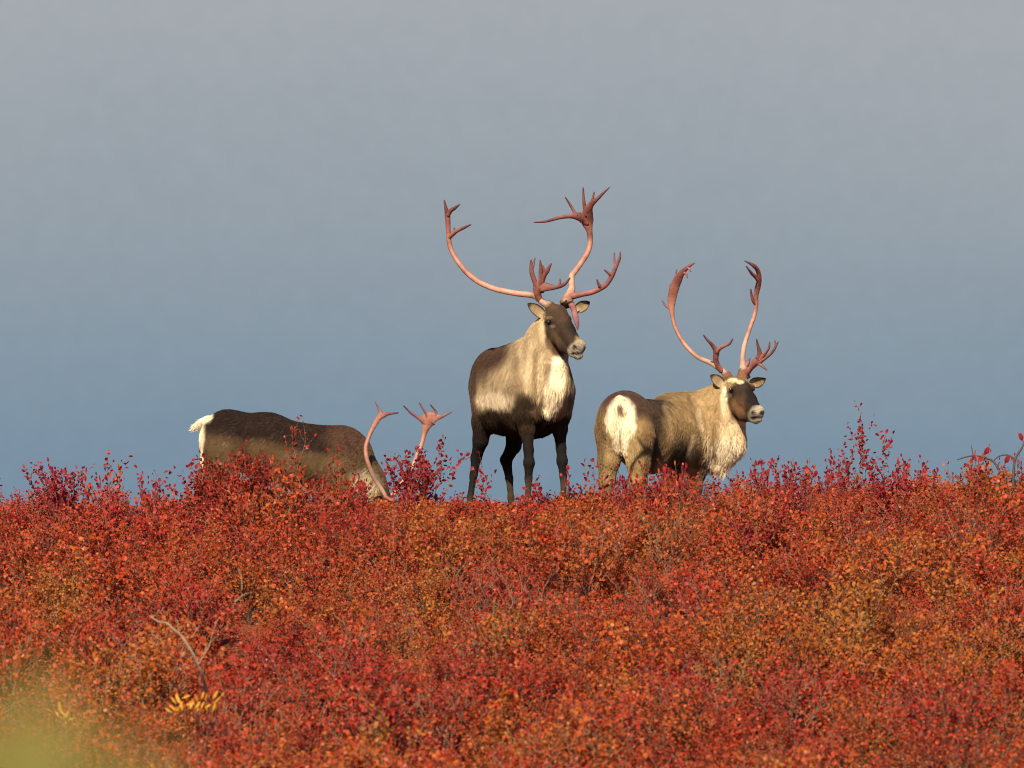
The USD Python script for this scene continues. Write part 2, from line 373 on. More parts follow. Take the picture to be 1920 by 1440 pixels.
for k in range(6):
    sm, lf = make_plant(300 + k, 0.30, stems=2 + k % 3, spread=0.22, twigs=3, leaf=0.028, gap=0.021, bare=0.35, upright=1.0, thick=0.0025)
    x = UsdGeom.Xform.Define(stage, f"/World/shrub_cover/prototypes/wisp_{k:03d}")
    usdkit.mesh(stage, f"{x.GetPath()}/stems", join(sm), bark_look)
    usdkit.mesh(stage, f"{x.GetPath()}/leaves", lf, crimson_leaf if k % 2 else shrub_leaf)
    protos.append(x.GetPath())
pos, scl, rot, ids = [], [], [], []
r = np.random.default_rng(5)
step = 0.40
for y in np.arange(44.5, 61.3, step):
    half = 960 / F * y + 1.0
    for x in np.arange(-half, half, step):
        px, py_ = x + r.uniform(-0.5, 0.5) * step, y + r.uniform(-0.5, 0.5) * step
        z = float(ground_z(px, py_))
        top = EYE[2] + (PITCH + (720 - crest_line(960 + px / py_ * F)) / F) * py_     # no higher than the crest line of the photograph
        h = min(r.uniform(0.26, 0.64), (top - z) * r.uniform(0.78, 1.02))
        if h < 0.05:
            continue
        low = h < 0.26
        pos.append((px, py_, z - 0.01))
        s = h / (0.20 if low else 0.46)
        w = max(s, 0.8) * r.uniform(0.9, 1.15)
        scl.append((w, w, s))
        rot.append(r.uniform(0, 2 * np.pi))
        ids.append(r.integers(10, 14) if low else r.integers(0, 10))
for k in range(640):                                   # low seedlings that close the gaps
    py_ = r.uniform(45, 59) if k < 400 else r.uniform(57.5, 61)
    px = r.uniform(-1, 1) * (960 / F * py_ + 0.8)
    z = float(ground_z(px, py_))
    h = min(r.uniform(0.14, 0.26), EYE[2] + (PITCH + (720 - crest_line(960 + px / py_ * F)) / F) * py_ - z)
    pos.append((px, py_, z - 0.01))
    scl.append((1.3, 1.3, max(h, 0.05) / 0.2))
    rot.append(r.uniform(0, 2 * np.pi))
    ids.append(r.integers(10, 14))
for k in range(130):                                   # wispy shoots standing up out of the crest
    px, py_ = r.uniform(-3.9, 3.9), r.uniform(58.3, 60.4)
    col = 960 + px / py_ * F
    z = float(ground_z(px, py_))
    rise = r.uniform(2, 16) if 840 < col < 1090 else r.uniform(-12, 10) if 1100 < col < 1400 else r.uniform(2, 34) * r.uniform(0.4, 1)
    h = EYE[2] + (PITCH + (720 - crest_line(col) + rise) / F) * py_ - z
    s = np.clip(h / 0.30, 0.4, 2.2)
    pos.append((px, py_, z - 0.01))
    scl.append((min(s, 1.1),) * 2 + (s,))
    rot.append(r.uniform(0, 2 * np.pi))
    ids.append(r.integers(14, 20))
cover.CreatePrototypesRel().SetTargets(protos)
cover.CreatePositionsAttr(Vt.Vec3fArray.FromNumpy(np.array(pos, np.float32)))
cover.CreateScalesAttr(Vt.Vec3fArray.FromNumpy(np.array(scl, np.float32)))
cover.CreateOrientationsAttr(Vt.QuathArray([Gf.Quath(math.cos(t / 2), 0, 0, math.sin(t / 2)) for t in rot]))
cover.CreateProtoIndicesAttr(Vt.IntArray([int(v) for v in ids]))
print("cover shrubs", len(pos))


# ------------------------------------------------------------------ caribou
class Animal:
    """Joints are surveyed as (px, py, depth) with depth in the same pixels behind (+) or before (-) the animal's own distance; radii likewise."""

    def __init__(self, y0):
        self.y0, self.s = y0, y0 / F
        self.prims, self.cuts = [], []

    def P(self, p):
        x, y, d = p
        return spot(x, y, self.y0 + d * self.s)

    def add(self, pts, k=8.0, lat=None, f=1.0):
        """pts: (px, py, depth, radius) along one limb."""
        if len(pts) == 1:
            pts = [pts[0], pts[0]]
        for a, b in zip(pts[:-1], pts[1:]):
            self.prims.append((self.P(a[:3]), self.P(b[:3]), a[3] * self.s, b[3] * self.s, k * self.s, lat, f))

    def leg(self, pts, k=6.0):
        """The last joint is set on the ground."""
        pts = [list(p) for p in pts]
        q = self.P(pts[-1][:3])
        z = float(ground_z(q[0], q[1])) + 0.045
        py = 720 - (math.tan(math.atan2(z - EYE[2], q[1]) - PITCH)) * F
        drop = py - pts[-1][1]
        for n, p in enumerate(pts):
            if n >= len(pts) - 3:
                p[1] += drop * (0.4, 0.8, 1.0)[n - len(pts) + 3]
        self.add(pts, k)
        return self.P(pts[-1][:3])

    def cut(self, p, r):
        self.cuts.append((self.P(p), r * self.s))

    def mesh(self, h):
        lo = np.min([np.minimum(a - ra, b - rb) for a, b, ra, rb, *_ in self.prims], 0) - 0.05
        hi = np.max([np.maximum(a + ra, b + rb) for a, b, ra, rb, *_ in self.prims], 0) + 0.05
        n = np.ceil((hi - lo) / h).astype(int) + 1
        f = np.full(n, 0.5, np.float32)
        axes = [lo[c] + h * np.arange(n[c]) for c in range(3)]

        def block(mn, mx):
            i0 = np.maximum(np.floor((mn - lo) / h).astype(int), 0)
            i1 = np.minimum(np.ceil((mx - lo) / h).astype(int) + 1, n)
            return tuple(slice(x, y) for x, y in zip(i0, i1)), [axes[c][i0[c]:i1[c]].astype(np.float32) for c in range(3)]

        for a, b, ra, rb, k, lat, fl in self.prims:
            R = max(ra, rb) + k + 0.03
            sl, (x, y, z) = block(np.minimum(a, b) - R, np.maximum(a, b) + R)
            p = [x[:, None, None] - a[0], y[None, :, None] - a[1], z[None, None, :] - a[2]]
            d = b - a
            if lat is not None:
                c = (p[0] * lat[0] + p[1] * lat[1] + p[2] * lat[2]) * (1 / fl - 1)
                p = [p[m] + c * lat[m] for m in range(3)]
                d = d + lat * (d @ lat) * (1 / fl - 1)
            t = np.clip((p[0] * d[0] + p[1] * d[1] + p[2] * d[2]) / max(d @ d, 1e-9), 0, 1)
            dist = np.sqrt((p[0] - t * d[0]) ** 2 + (p[1] - t * d[1]) ** 2 + (p[2] - t * d[2]) ** 2) - (ra + t * (rb - ra))
            f[sl] = smin(f[sl], dist.astype(np.float32), k)
        for c, rr in self.cuts:
            sl, (x, y, z) = block(c - rr * 3, c + rr * 3)
            dist = np.sqrt((x[:, None, None] - c[0]) ** 2 + (y[None, :, None] - c[1]) ** 2 + (z[None, None, :] - c[2]) ** 2) - rr
            f[sl] = -smin(-f[sl], dist.astype(np.float32), rr * 0.8)
        return surface_nets(f, lo, h)

    def pix(self, v):
        """World points back in survey coordinates."""
        d = v - EYE
        fw = d[:, 1] * math.cos(PITCH) + d[:, 2] * math.sin(PITCH)
        up = -d[:, 1] * math.sin(PITCH) + d[:, 2] * math.cos(PITCH)
        return np.stack([960 + d[:, 0] / fw * F, 720 - up / fw * F, (v[:, 1] - self.y0) / self.s], 1)


def paint(q, base, spots, seed=0, wobble=6.0):
    """Coat colours and some painted shade: soft-edged patches laid one over another; (px, py, depth), (radii), value, strength, softness."""
    base = np.asarray(base, float)
    out = np.broadcast_to(base, (len(q), base.shape[-1]) if base.ndim else (len(q),)).copy()
    w1 = np.stack([meshkit.fbm(q / 14.0, 3, seed + c) - 0.5 for c in range(3)], 1) * 2 * wobble
    for c, rad, val, strength, soft in spots:
        d = np.sqrt((((q + w1 * min(1.0, min(rad[0], rad[1]) / 26.0) - c) / rad) ** 2).sum(1))
        w = strength * sstep((1 - d) / soft + 0.5)
        out = out + (np.asarray(val) - out) * (w[:, None] if out.ndim == 2 else w)
    return out


CREAM, PALE, TAN, BROWN, DARK, BLACK, GREY = (0.60, 0.49, 0.31), (0.78, 0.69, 0.50), (0.34, 0.25, 0.14), (0.12, 0.077, 0.045), (0.030, 0.020, 0.0135), (0.010, 0.008, 0.009), (0.30, 0.275, 0.21)


def streak(p0, p1, w, val, strength, n=6):
    """A soft stripe of hair from p0 to p1."""
    p0, p1 = np.array(p0, float), np.array(p1, float)
    ln = np.linalg.norm(p1[:2] - p0[:2]) / n
    return [(tuple(p0 + (p1 - p0) * (k + 0.5) / n), (w, max(w, ln * 0.9), 70), val, strength, 0.9) for k in range(n)]


def ear(A, base, tip, width, facing, cup=0.5):
    b, t = A.P(base), A.P(tip)
    L = t - b
    n = unit(np.asarray(facing, float))
    n = unit(n - unit(L) * (n @ unit(L)))
    w = np.cross(unit(L), n)
    N = 15
    U, Vv = np.linspace(0, 1, N), np.linspace(-1, 1, N)
    prof = np.sin(np.pi * np.clip(U * 0.86 + 0.12, 0, 1)) ** 0.75
    prof[-1] = 0.05
    W = width * A.s
    g = b + U[:, None, None] * L + (Vv[None, :, None] * prof[:, None, None] * W * 0.5) * w + (np.abs(Vv)[None, :, None] ** 2 * prof[:, None, None] * W * cup * 0.5) * n
    back = g - n * W * 0.10 * (1.15 - np.abs(Vv)[None, :, None])
    v = np.vstack([g.reshape(-1, 3), back.reshape(-1, 3)])
    i, j = np.meshgrid(np.arange(N - 1), np.arange(N - 1), indexing="ij")
    a = (i * N + j).ravel()
    q = np.stack([a, a + N, a + N + 1, a + 1], 1)
    rim = np.r_[np.arange(N), N * np.arange(1, N) + N - 1, N * (N - 1) + np.arange(N - 2, -1, -1), N * np.arange(N - 2, 0, -1)]
    r2 = np.roll(rim, -1)
    f = np.vstack([q, q[:, ::-1] + N * N, np.stack([rim, r2, r2 + N * N, rim + N * N], 1)])
    col = np.zeros((2 * N * N, 3))
    uu = np.broadcast_to(U[:, None], (N, N))
    edge = np.maximum(np.abs(np.broadcast_to(Vv[None], (N, N))), uu * 0.98).ravel()
    inner = np.array(BROWN) + (np.array(TAN) * 0.62 - np.array(BROWN)) * sstep((edge - 0.05) / 0.4)[:, None]
    inner = inner + (np.array(CREAM) * 0.62 - inner) * (sstep((0.45 - uu.ravel()) / 0.3) * 0.8)[:, None]
    inner = inner + (np.array(DARK) - inner) * sstep((edge - 0.70) / 0.18)[:, None]
    col[:N * N] = inner
    col[N * N:] = np.array(BROWN)
    return (v, f), col


def hoof(A, foot, fwd):
    """Two rounded toes and the pastern stub."""
    fwd = unit(np.array([fwd[0], fwd[1], 0.0]))
    side = np.cross([0, 0, 1.0], fwd)
    ms = []
    for s in (-1, 1):
        pts = []
        for along, up, rad in ((-0.02, 0.015, 0.020), (0.035, 0.0, 0.022), (0.065, -0.02, 0.014), (-0.01, -0.025, 0.020)):
            c = foot + fwd * along + side * (s * (0.021 + along * 0.12)) + np.array([0, 0, up])
            pts.append(c + trimesh.creation.icosphere(1, rad).vertices)
        h = trimesh.convex.convex_hull(np.vstack(pts))
        ms.append((h.vertices, h.faces))
    return join(ms)


def antler(A, body, name, beam, tines, label=None, loc=None):
    """beam: rows (px, py, depth, radius[, flatness]); every tine is a part of its own, rooted in the beam."""
    def build(rows, sides=10):
        rows = [tuple(x) + (1.0,) * (5 - len(x)) for x in rows]
        if sides == 8:                                   # tines: stout, with blunt worn tips
            rows = [x[:3] + (max(x[3] * 1.12, 1.25),) + x[4:] for x in rows]
        pts = np.array([A.P(x[:3]) for x in rows])
        return tube(pts, np.array([x[3] for x in rows]) * A.s, sides, wide=(0, 1, 0), ratio=[x[4] for x in rows], steps=5)
    def tint(mesh, rows, stops, sides):
        n = (len(mesh[0]) - 2) // sides
        u = np.r_[np.repeat(np.linspace(0, 1, n), sides), 0, 1]
        return np.stack([np.interp(u, [x[0] for x in stops], [x[1][c] for x in stops]) for c in range(3)], 1)

    bone, red, dusk = (0.38, 0.245, 0.18), (0.28, 0.125, 0.095), (0.10, 0.04, 0.042)
    b = build(beam)
    m = part(body, name, b, antler_look, loc, smooth=True, label=label, color=tint(b, beam, [(0, red), (0.12, bone), (0.45, (0.36, 0.175, 0.125)), (0.65, red), (0.82, (0.22, 0.085, 0.075)), (1, dusk)], 10))
    for tn in tines:
        b = build(tn, 8)
        part(m, "tine", b, antler_look, loc, smooth=True, color=tint(b, tn, [(0, (0.26, 0.105, 0.085)), (0.5, (0.20, 0.08, 0.075)), (1, dusk)], 8))
    return m


def finish(A, t, loc, h, base, spots, lengths, groom, hairs, seed, mane_scale=1.0):
    v, f = A.mesh(h)
    tm = trimesh.Trimesh(v, f, process=False)
    q = A.pix(v)
    col = np.clip(paint(q, base, spots, seed), 0.01, 0.85)
    body = part(t, "body", (v, f), coat, loc, smooth=True, color=col)
    # fur: tufts combed along the body, longest on the throat mane
    r = np.random.default_rng(seed)
    area = tm.area_faces
    ln_face = paint(A.pix(tm.triangles_center), np.array(5.5), lengths, seed + 3, 3.0)
    fi = r.choice(len(f), hairs, p=area / np.maximum(ln_face, 3.0) ** 0.5 / (area / np.maximum(ln_face, 3.0) ** 0.5).sum())
    w = r.dirichlet((1, 1, 1), hairs)
    root = (v[f[fi]] * w[:, :, None]).sum(1)
    n = tm.face_normals[fi]
    rq = A.pix(root)
    c = np.clip(paint(rq, base, spots, seed), 0.01, 0.85) * r.uniform(0.82, 1.16, hairs)[:, None]
    c *= (0.62 + 0.76 * meshkit.fbm(rq * [0.17, 0.04, 0.11], 4, seed))[:, None]
    clump = np.stack([meshkit.fbm(rq / [9.0, 16.0, 9.0], 3, seed + 20 + c_) - 0.5 for c_ in range(3)], 1)
    L = ln_face[fi] * r.uniform(0.6, 1.25, hairs) * (1 + clump[:, 0] * 1.2) * A.s
    gd = groom(rq) + r.normal(0, 0.12, (hairs, 3)) + clump * 1.5
    gd = unit(gd - n * (gd * n).sum(1)[:, None] * 0.85)
    p1 = root + (n * 0.26 + gd * 0.5) * (L * 0.5)[:, None]
    p2 = root + (n * 0.30 + gd * 1.0 + np.array([0, 0, -0.12])) * (L * 0.9)[:, None]
    pts = np.stack([root - n * 0.002, p1, p2], 1).reshape(-1, 3) - loc
    cv = UsdGeom.BasisCurves.Define(stage, numbered(f"{body.GetPath()}/fur"))
    cv.CreateTypeAttr("linear")
    cv.CreatePointsAttr(Vt.Vec3fArray.FromNumpy(pts.astype(np.float32)))
    cv.CreateCurveVertexCountsAttr(Vt.IntArray([3] * hairs))
    wd = np.tile([0.0034, 0.0028, 0.0006], hairs).astype(np.float32)
    cv.CreateWidthsAttr(Vt.FloatArray.FromNumpy(wd))
    cv.SetWidthsInterpolation("vertex")
    UsdGeom.PrimvarsAPI(cv).CreatePrimvar("coat", _T.Color3fArray, "uniform").Set(Vt.Vec3fArray.FromNumpy(c.astype(np.float32)))
    UsdShade.MaterialBindingAPI.Apply(cv.GetPrim()).Bind(fur_look)
    data(cv.GetPrim(), kind="stuff")
    return body


def eye(A, t, p, loc, r=3.4):
    m = trimesh.creation.icosphere(2, r * A.s)
    part(t, "eye", (m.vertices + A.P(p), m.faces), eye_look, loc, smooth=True)


BULLS = "bull caribou on the crest of the hill"
# ---- the bull standing in the middle, chest to the camera, looking right
A = Animal(60.0)
lat = np.array([0.927, 0.375, 0.0])
A.add([(930, 708, 105, 52)], 10, lat, 0.78)
A.add([(930, 714, 95, 54), (952, 734, 50, 76), (1000, 737, -60, 80)], 26, lat, 0.76)
A.add([(1000, 737, -60, 78), (1024, 728, -108, 58)], 24, lat, 0.84)
A.add([(955, 690, 40, 38), (992, 668, -60, 38)], 26, lat, 0.8)
A.add([(1012, 690, -100, 50), (1026, 640, -125, 36), (1038, 606, -145, 26)], 24)
A.add([(1042, 686, -152, 22), (1038, 730, -152, 21), (1030, 768, -146, 11)], 18)
A.add([(1044, 592, -152, 21), (1062, 622, -182, 16), (1081, 650, -210, 12.5)], 6)
A.add([(1040, 620, -160, 17), (1060, 648, -186, 12), (1076, 662, -206, 8)], 6)
A.add([(1086, 651, -218, 11.5)], 7)
A.add([(1082, 668, -211, 6.0), (1088, 667, -219, 5.0)], 3)
A.add([(1030, 600, -166, 7.5)], 5)
A.add([(1064, 599, -144, 7.5)], 5)
A.add([(1030, 573, -155, 9)], 6)
A.add([(1061, 569, -140, 10)], 6)
A.cut((1096, 655, -226), 2.6)
A.cut((1079, 652, -226), 2.6)
feet = []
A.add([(981, 728, -116, 35), (985, 775, -124, 23)], 12)
feet.append(A.leg([(984, 772, -120, 22), (988, 805, -124, 13), (991, 842, -126, 8.2), (992, 868, -128, 9.2), (991, 888, -126, 5.8), (990, 920, -126, 5.0), (989, 945, -130, 6.2)]))
A.add([(1048, 735, -74, 27), (1048, 775, -76, 20)], 22)
feet.append(A.leg([(1048, 775, -76, 20), (1049, 805, -77, 12.5), (1052, 840, -80, 8.2), (1054, 864, -82, 9.2), (1056, 884, -80, 5.8), (1057, 918, -80, 5.0), (1057, 945, -84, 6.2)]))
A.add([(915, 730, 98, 32), (908, 790, 86, 22)], 18)
feet.append(A.leg([(907, 790, 85, 21), (901, 826, 92, 13.5), (893, 858, 110, 9.2), (888, 884, 112, 6.2), (882, 915, 110, 5.0), (879, 940, 106, 6.2)]))
A.add([(962, 745, 135, 36), (968, 800, 120, 22)], 18)
feet.append(A.leg([(968, 800, 120, 21), (963, 836, 136, 13), (949, 862, 160, 10), (955, 888, 160, 6.0), (958, 914, 158, 5.0), (959, 938, 154, 6.2)]))
base = A.P((965, 760, 20))
base[2] = float(ground_z(base[0], base[1]))
t = thing("caribou", base, "tallest bull caribou standing chest-on in the middle with wide pink antlers, looking right", "caribou", BULLS)
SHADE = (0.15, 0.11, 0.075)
spots_A = [
    ((985, 700, -60), (110, 90, 170), (0.34, 0.265, 0.165), 0.9, 0.6),
    ((925, 664, 60), (64, 36, 140), (0.060, 0.036, 0.025), 1.0, 0.8),
    ((905, 690, 60), (22, 34, 100), (0.060, 0.036, 0.025), 0.8, 0.8),
    ((887, 740, 90), (11, 90, 90), (0.07, 0.042, 0.034), 0.95, 0.6),
    ((1010, 700, -160), (44, 78, 80), (0.42, 0.33, 0.205), 0.85, 0.8),
    ((968, 700, -90), (8, 52, 80), (0.17, 0.115, 0.07), 0.7, 0.9),
    ((930, 750, -40), (44, 17, 130), (0.58, 0.49, 0.35), 0.95, 0.9),
    ((972, 728, -120), (14, 28, 60), (0.22, 0.155, 0.095), 0.8, 0.8),
    ((1068, 722, -80), (15, 52, 80), SHADE, 0.95, 0.5),  # shaded left shoulder, its shade painted into the coat
    ((965, 834, -20), (210, 70, 280), DARK, 1.0, 0.22),
    ((984, 772, -150), (26, 34, 60), DARK, 1.0, 0.7),
    ((978, 748, -150), (13, 14, 60), DARK, 0.6, 0.9),
    ((1010, 765, -170), (20, 14, 60), DARK, 0.6, 0.9),
    ((1006, 772, -160), (11, 11, 40), (0.15, 0.10, 0.06), 0.8, 0.8),
    ((1045, 702, -180), (14, 36, 90), PALE, 1.0, 0.5),
    ((1038, 738, -180), (18, 34, 90), PALE, 1.0, 0.5),
    ((1028, 768, -175), (11, 13, 60), PALE, 0.95, 0.6),
    ((1071, 728, -80), (5, 15, 60), CREAM, 0.85, 0.6),
    ((1000, 905, 0), (300, 92, 400), BLACK, 0.9, 0.4),
    ((885, 870, 100), (60, 60, 80), BLACK, 0.8, 0.6),
    ((1055, 622, -180), (35, 52, 60), (0.040, 0.027, 0.019), 1.0, 0.25),
    ((1042, 642, -168), (12, 24, 40), (0.10, 0.058, 0.032), 0.6, 0.9),
    ((1016, 622, -150), (7, 30, 40), CREAM, 0.5, 0.9),
    ((1047, 584, -165), (26, 22, 50), (0.06, 0.038, 0.025), 0.95, 0.4),
    ((1080, 622, -180), (16, 34, 30), BLACK, 0.7, 0.7),
    ((1086, 661, -216), (21, 19, 30), GREY, 1.0, 0.35),
    ((1088, 652, -228), (8, 8, 12), (0.16, 0.14, 0.12), 0.6, 0.8),
    ((1084, 664, -222), (14, 2.6, 30), BLACK, 0.8, 0.8),
    ((1097, 655, -226), (4.5, 4.5, 8), BLACK, 0.9, 0.6),
    ((1079, 652, -224), (4.5, 4.5, 8), BLACK, 0.9, 0.6),
    ((1029, 604, -172), (7, 6, 10), BLACK, 0.8, 0.8),
    ((1037, 612, -178), (5, 3, 10), (0.2, 0.16, 0.11), 0.6, 0.9),
    ((1029, 596, -172), (7, 3, 10), (0.16, 0.12, 0.08), 0.6, 0.9),
]
spots_A += streak((1000, 640, -150), (985, 730, -150), 7, CREAM, 0.45) + streak((1016, 650, -160), (1012, 735, -160), 6, CREAM, 0.4) + streak((1004, 660, -150), (1003, 740, -150), 5, (0.24, 0.17, 0.09), 0.45) + streak((1030, 640, -165), (1026, 720, -170), 6, (0.26, 0.19, 0.11), 0.4)
len_A = [((1035, 735, -170), (40, 70, 90), 10.0, 1.0, 0.5), ((985, 900, 0), (300, 90, 400), 2.2, 1.0, 0.3), ((1055, 625, -180), (40, 56, 60), 2.6, 1.0, 0.25), ((1045, 572, -150), (34, 16, 50), 1.8, 1.0, 0.3)]


def groom_A(q):
    d = np.tile([-0.35, 0.75, -0.75], (len(q), 1))
    w = sstep((q[:, 1] - 690) / 90)[:, None]
    d = d * (1 - w) + np.array([-0.1, 0.1, -1.0]) * w
    w = sstep((-60 - q[:, 2]) / 70)[:, None]
    d = d * (1 - w) + np.array([-0.1, 0.15, -1.0]) * w
    head = (np.abs(q[:, 0] - 1056) < 42) & (q[:, 1] < 680) & (q[:, 2] < -135) & (q[:, 0] > 1022)
    d[head] = [-0.4, 0.5, 0.5]
    return d


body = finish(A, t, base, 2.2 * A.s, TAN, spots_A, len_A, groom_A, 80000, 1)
for p, fw in zip(feet, ((0.3, -1), (0.4, -1), (0.3, -1), (0.4, -1))):
    part(t, "hoof", hoof(A, p, fw), hoof_look, base, smooth=40)
eye(A, t, (1029, 603.5, -173.5), base, 3.9)
eye(A, t, (1069, 603, -150), base)
m, c = ear(A, (1022, 596, -150), (989, 569, -152), 22, (0.25, -0.9, 0.1))
part(t, "ear", m, coat, base, smooth=True, color=c)
m, c = ear(A, (1078, 583, -128), (1106, 566, -132), 21, (0.05, -1.0, 0.0))
part(t, "ear", m, coat, base, smooth=True, color=c)
antler(A, t, "antler", [(1030, 574, -155, 7), (1018, 567, -154, 6.2), (1004, 555.5, -150, 6.0), (990, 552.5, -147, 5.6), (967, 550, -140, 5.4), (929, 542, -122, 5.2), (900, 530, -105, 5.0), (877, 513, -90, 4.9), (860, 493, -78, 4.6), (848, 473, -70, 4.5), (842, 453, -68, 4.6), (840.5, 430, -72, 4.4), (839, 404, -82, 4.2, 1.25), (835.5, 388, -90, 3.0), (833, 375, -97, 1.2)], [
    [(840, 404, -83, 3.6), (845, 395, -90, 3.8), (853, 390, -98, 3.0), (862, 383, -106, 1.0)],
    [(842, 446, -69, 3.6), (848, 440, -78, 3.8), (857, 433, -90, 3.2), (870, 427, -104, 2.6), (883, 421, -116, 0.9)],
    [(847, 441, -77, 2.6), (851, 434, -80, 2.4), (852, 427, -82, 0.8)],
    [(1012, 563, -153, 5.0), (1008, 549, -162, 5.6, 1.2), (1012, 538, -170, 5.6, 2.2), (1022, 538, -178, 4.2, 1.9), (1042, 538.5, -188, 3.6), (1058, 533, -198, 3.0), (1069, 521, -206, 1.0)],
    [(1010, 543, -165, 4.2), (1003, 529, -172, 4.2), (997, 511, -180, 4.0), (996, 498, -184, 3.0), (995.5, 487, -188, 1.0)],
    [(997, 508, -181, 2.4), (1000, 496, -184, 2.2), (1003, 484, -186, 0.8)],
    [(1013, 538, -170, 4.2), (1014, 525, -178, 4.0), (1014, 508, -186, 3.6), (1013, 488, -194, 1.2)],
    [(1016, 534, -173, 3.4), (1020, 518, -183, 3.8), (1026, 507, -190, 3.4, 1.3), (1034, 494, -198, 0.9)],
    [(1022, 512, -186, 2.2), (1019, 503, -190, 2.0), (1017, 497, -193, 0.7)],
    [(1048, 536, -191, 2.4), (1050, 529, -194, 2.0), (1050, 523, -196, 0.7)],
], loc=base)
antler(A, t, "antler", [(1060, 570, -140, 10, 1.2), (1067, 556, -128, 8.5, 1.15), (1072, 541, -115, 6.5), (1071.5, 528, -103, 5.6), (1072, 517, -94, 5.4), (1079, 508, -85, 5.2), (1091, 491, -65, 5.0), (1102, 473, -48, 5.0), (1106.7, 453, -40, 5.0), (1105, 433, -44, 5.0, 1.15), (1101, 414, -55, 5.4, 2.3), (1102, 398, -68, 4.6, 2.2), (1108, 384, -82, 3.9, 1.5), (1124, 369, -98, 3.2), (1143, 351, -112, 0.9)], [
    [(1102, 420, -52, 3.6), (1093, 409, -62, 4.6, 2.1), (1080, 405.5, -76, 4.0, 1.5), (1066, 405.5, -90, 3.6), (1047, 408.5, -106, 3.0), (1024, 415, -122, 2.2), (1001, 417, -134, 0.8)],
    [(1081, 405, -76, 3.0), (1075, 394, -80, 2.6), (1069, 384, -84, 2.2), (1060, 370, -90, 0.8)],
    [(1099, 405, -62, 3.6), (1096, 388, -72, 3.2), (1094, 369, -80, 2.2), (1093.5, 352, -86, 0.8)],
    [(1107, 386, -80, 3.0), (1111, 374, -86, 2.4), (1114, 360, -92, 0.8)],
    [(1066, 556, -130, 5.6), (1078, 554.5, -138, 5.2), (1092, 551.5, -146, 4.6), (1108, 548.5, -155, 4.4), (1122, 543, -163, 4.2), (1136, 534, -170, 4.2), (1147, 518, -176, 4.0), (1155, 500, -182, 3.2), (1162, 484, -186, 2.2), (1163, 472, -188, 0.8)],
    [(1155, 501, -182, 2.4), (1152, 488, -185, 1.8), (1152, 474, -187, 0.7)],
    [(1129, 539, -167, 3.2), (1123, 534, -173, 2.8), (1119, 524, -180, 0.7)],
    [(1147, 517, -176, 3.0), (1141, 512, -182, 2.4), (1133, 506, -188, 0.7)],
    [(1068, 566, -146, 5.5), (1075, 578, -166, 4.0, 1.2), (1079, 594, -188, 3.4, 1.4), (1082, 608, -204, 2.8, 1.3), (1083, 618, -214, 1.0)],
], loc=base)

# ---- the bull on the right, rump to the camera, head turned back
A = Animal(62.5)
lat = np.array([0.82, -0.57, 0.0])
A.add([(1172, 790, -112, 56)], 10, lat, 0.86)
A.add([(1176, 800, -100, 56), (1215, 818, -45, 64), (1298, 814, 85, 70)], 20, lat, 0.84)
A.add([(1255, 778, 30, 40), (1290, 776, 80, 40)], 22, lat, 0.85)
A.add([(1300, 820, 72, 50)], 24)
A.add([(1318, 802, 88, 58), (1346, 768, 72, 42), (1370, 738, 52, 29)], 22)
A.add([(1368, 786, 55, 30), (1362, 830, 62, 31), (1349, 868, 70, 20)], 20)
A.add([(1384, 728, 40, 22), (1401, 752, 6, 17), (1417, 773, -26, 13)], 6)
A.add([(1378, 756, 34, 19), (1398, 776, 2, 13), (1412, 784, -20, 8)], 6)
A.add([(1421, 773, -34, 11.5)], 7)
A.add([(1418, 788, -28, 6.2), (1424, 786, -36, 5)], 3)
A.add([(1371, 729, 26, 7.5)], 5)
A.add([(1408, 727, 44, 7.5)], 5)
A.add([(1364, 705, 40, 9)], 6)
A.add([(1394, 703, 50, 11)], 6)
A.cut((1429, 775, -43), 2.6)
A.cut((1413, 774, -40), 2.6)
feet = []
A.add([(1150, 815, -108, 32), (1142, 862, -116, 20)], 16)
feet.append(A.leg([(1142, 862, -116, 19), (1138, 900, -112, 14), (1137, 940, -104, 10), (1138, 975, -108, 7.5), (1139, 1010, -112, 6.5), (1139, 1035, -118, 6.5)]))
A.add([(1194, 820, -138, 34), (1197, 868, -148, 21)], 16)
feet.append(A.leg([(1197, 866, -148, 20), (1196, 902, -144, 14.5), (1195, 940, -134, 10), (1195, 976, -138, 7.5), (1196, 1012, -142, 6.5), (1196, 1036, -148, 6.5)]))
A.add([(1300, 840, 60, 34), (1302, 880, 60, 22)], 16)
feet.append(A.leg([(1302, 880, 60, 20), (1303, 915, 60, 13), (1304, 950, 60, 9.5), (1304, 980, 60, 7), (1305, 1010, 62, 6.5), (1306, 1035, 66, 6.5)]))
A.add([(1264, 845, 105, 30), (1264, 882, 105, 20)], 16)
feet.append(A.leg([(1264, 880, 105, 18), (1265, 915, 105, 12), (1265, 950, 105, 9.5), (1266, 980, 105, 7), (1266, 1010, 106, 6.5), (1268, 1035, 110, 6.5)]))
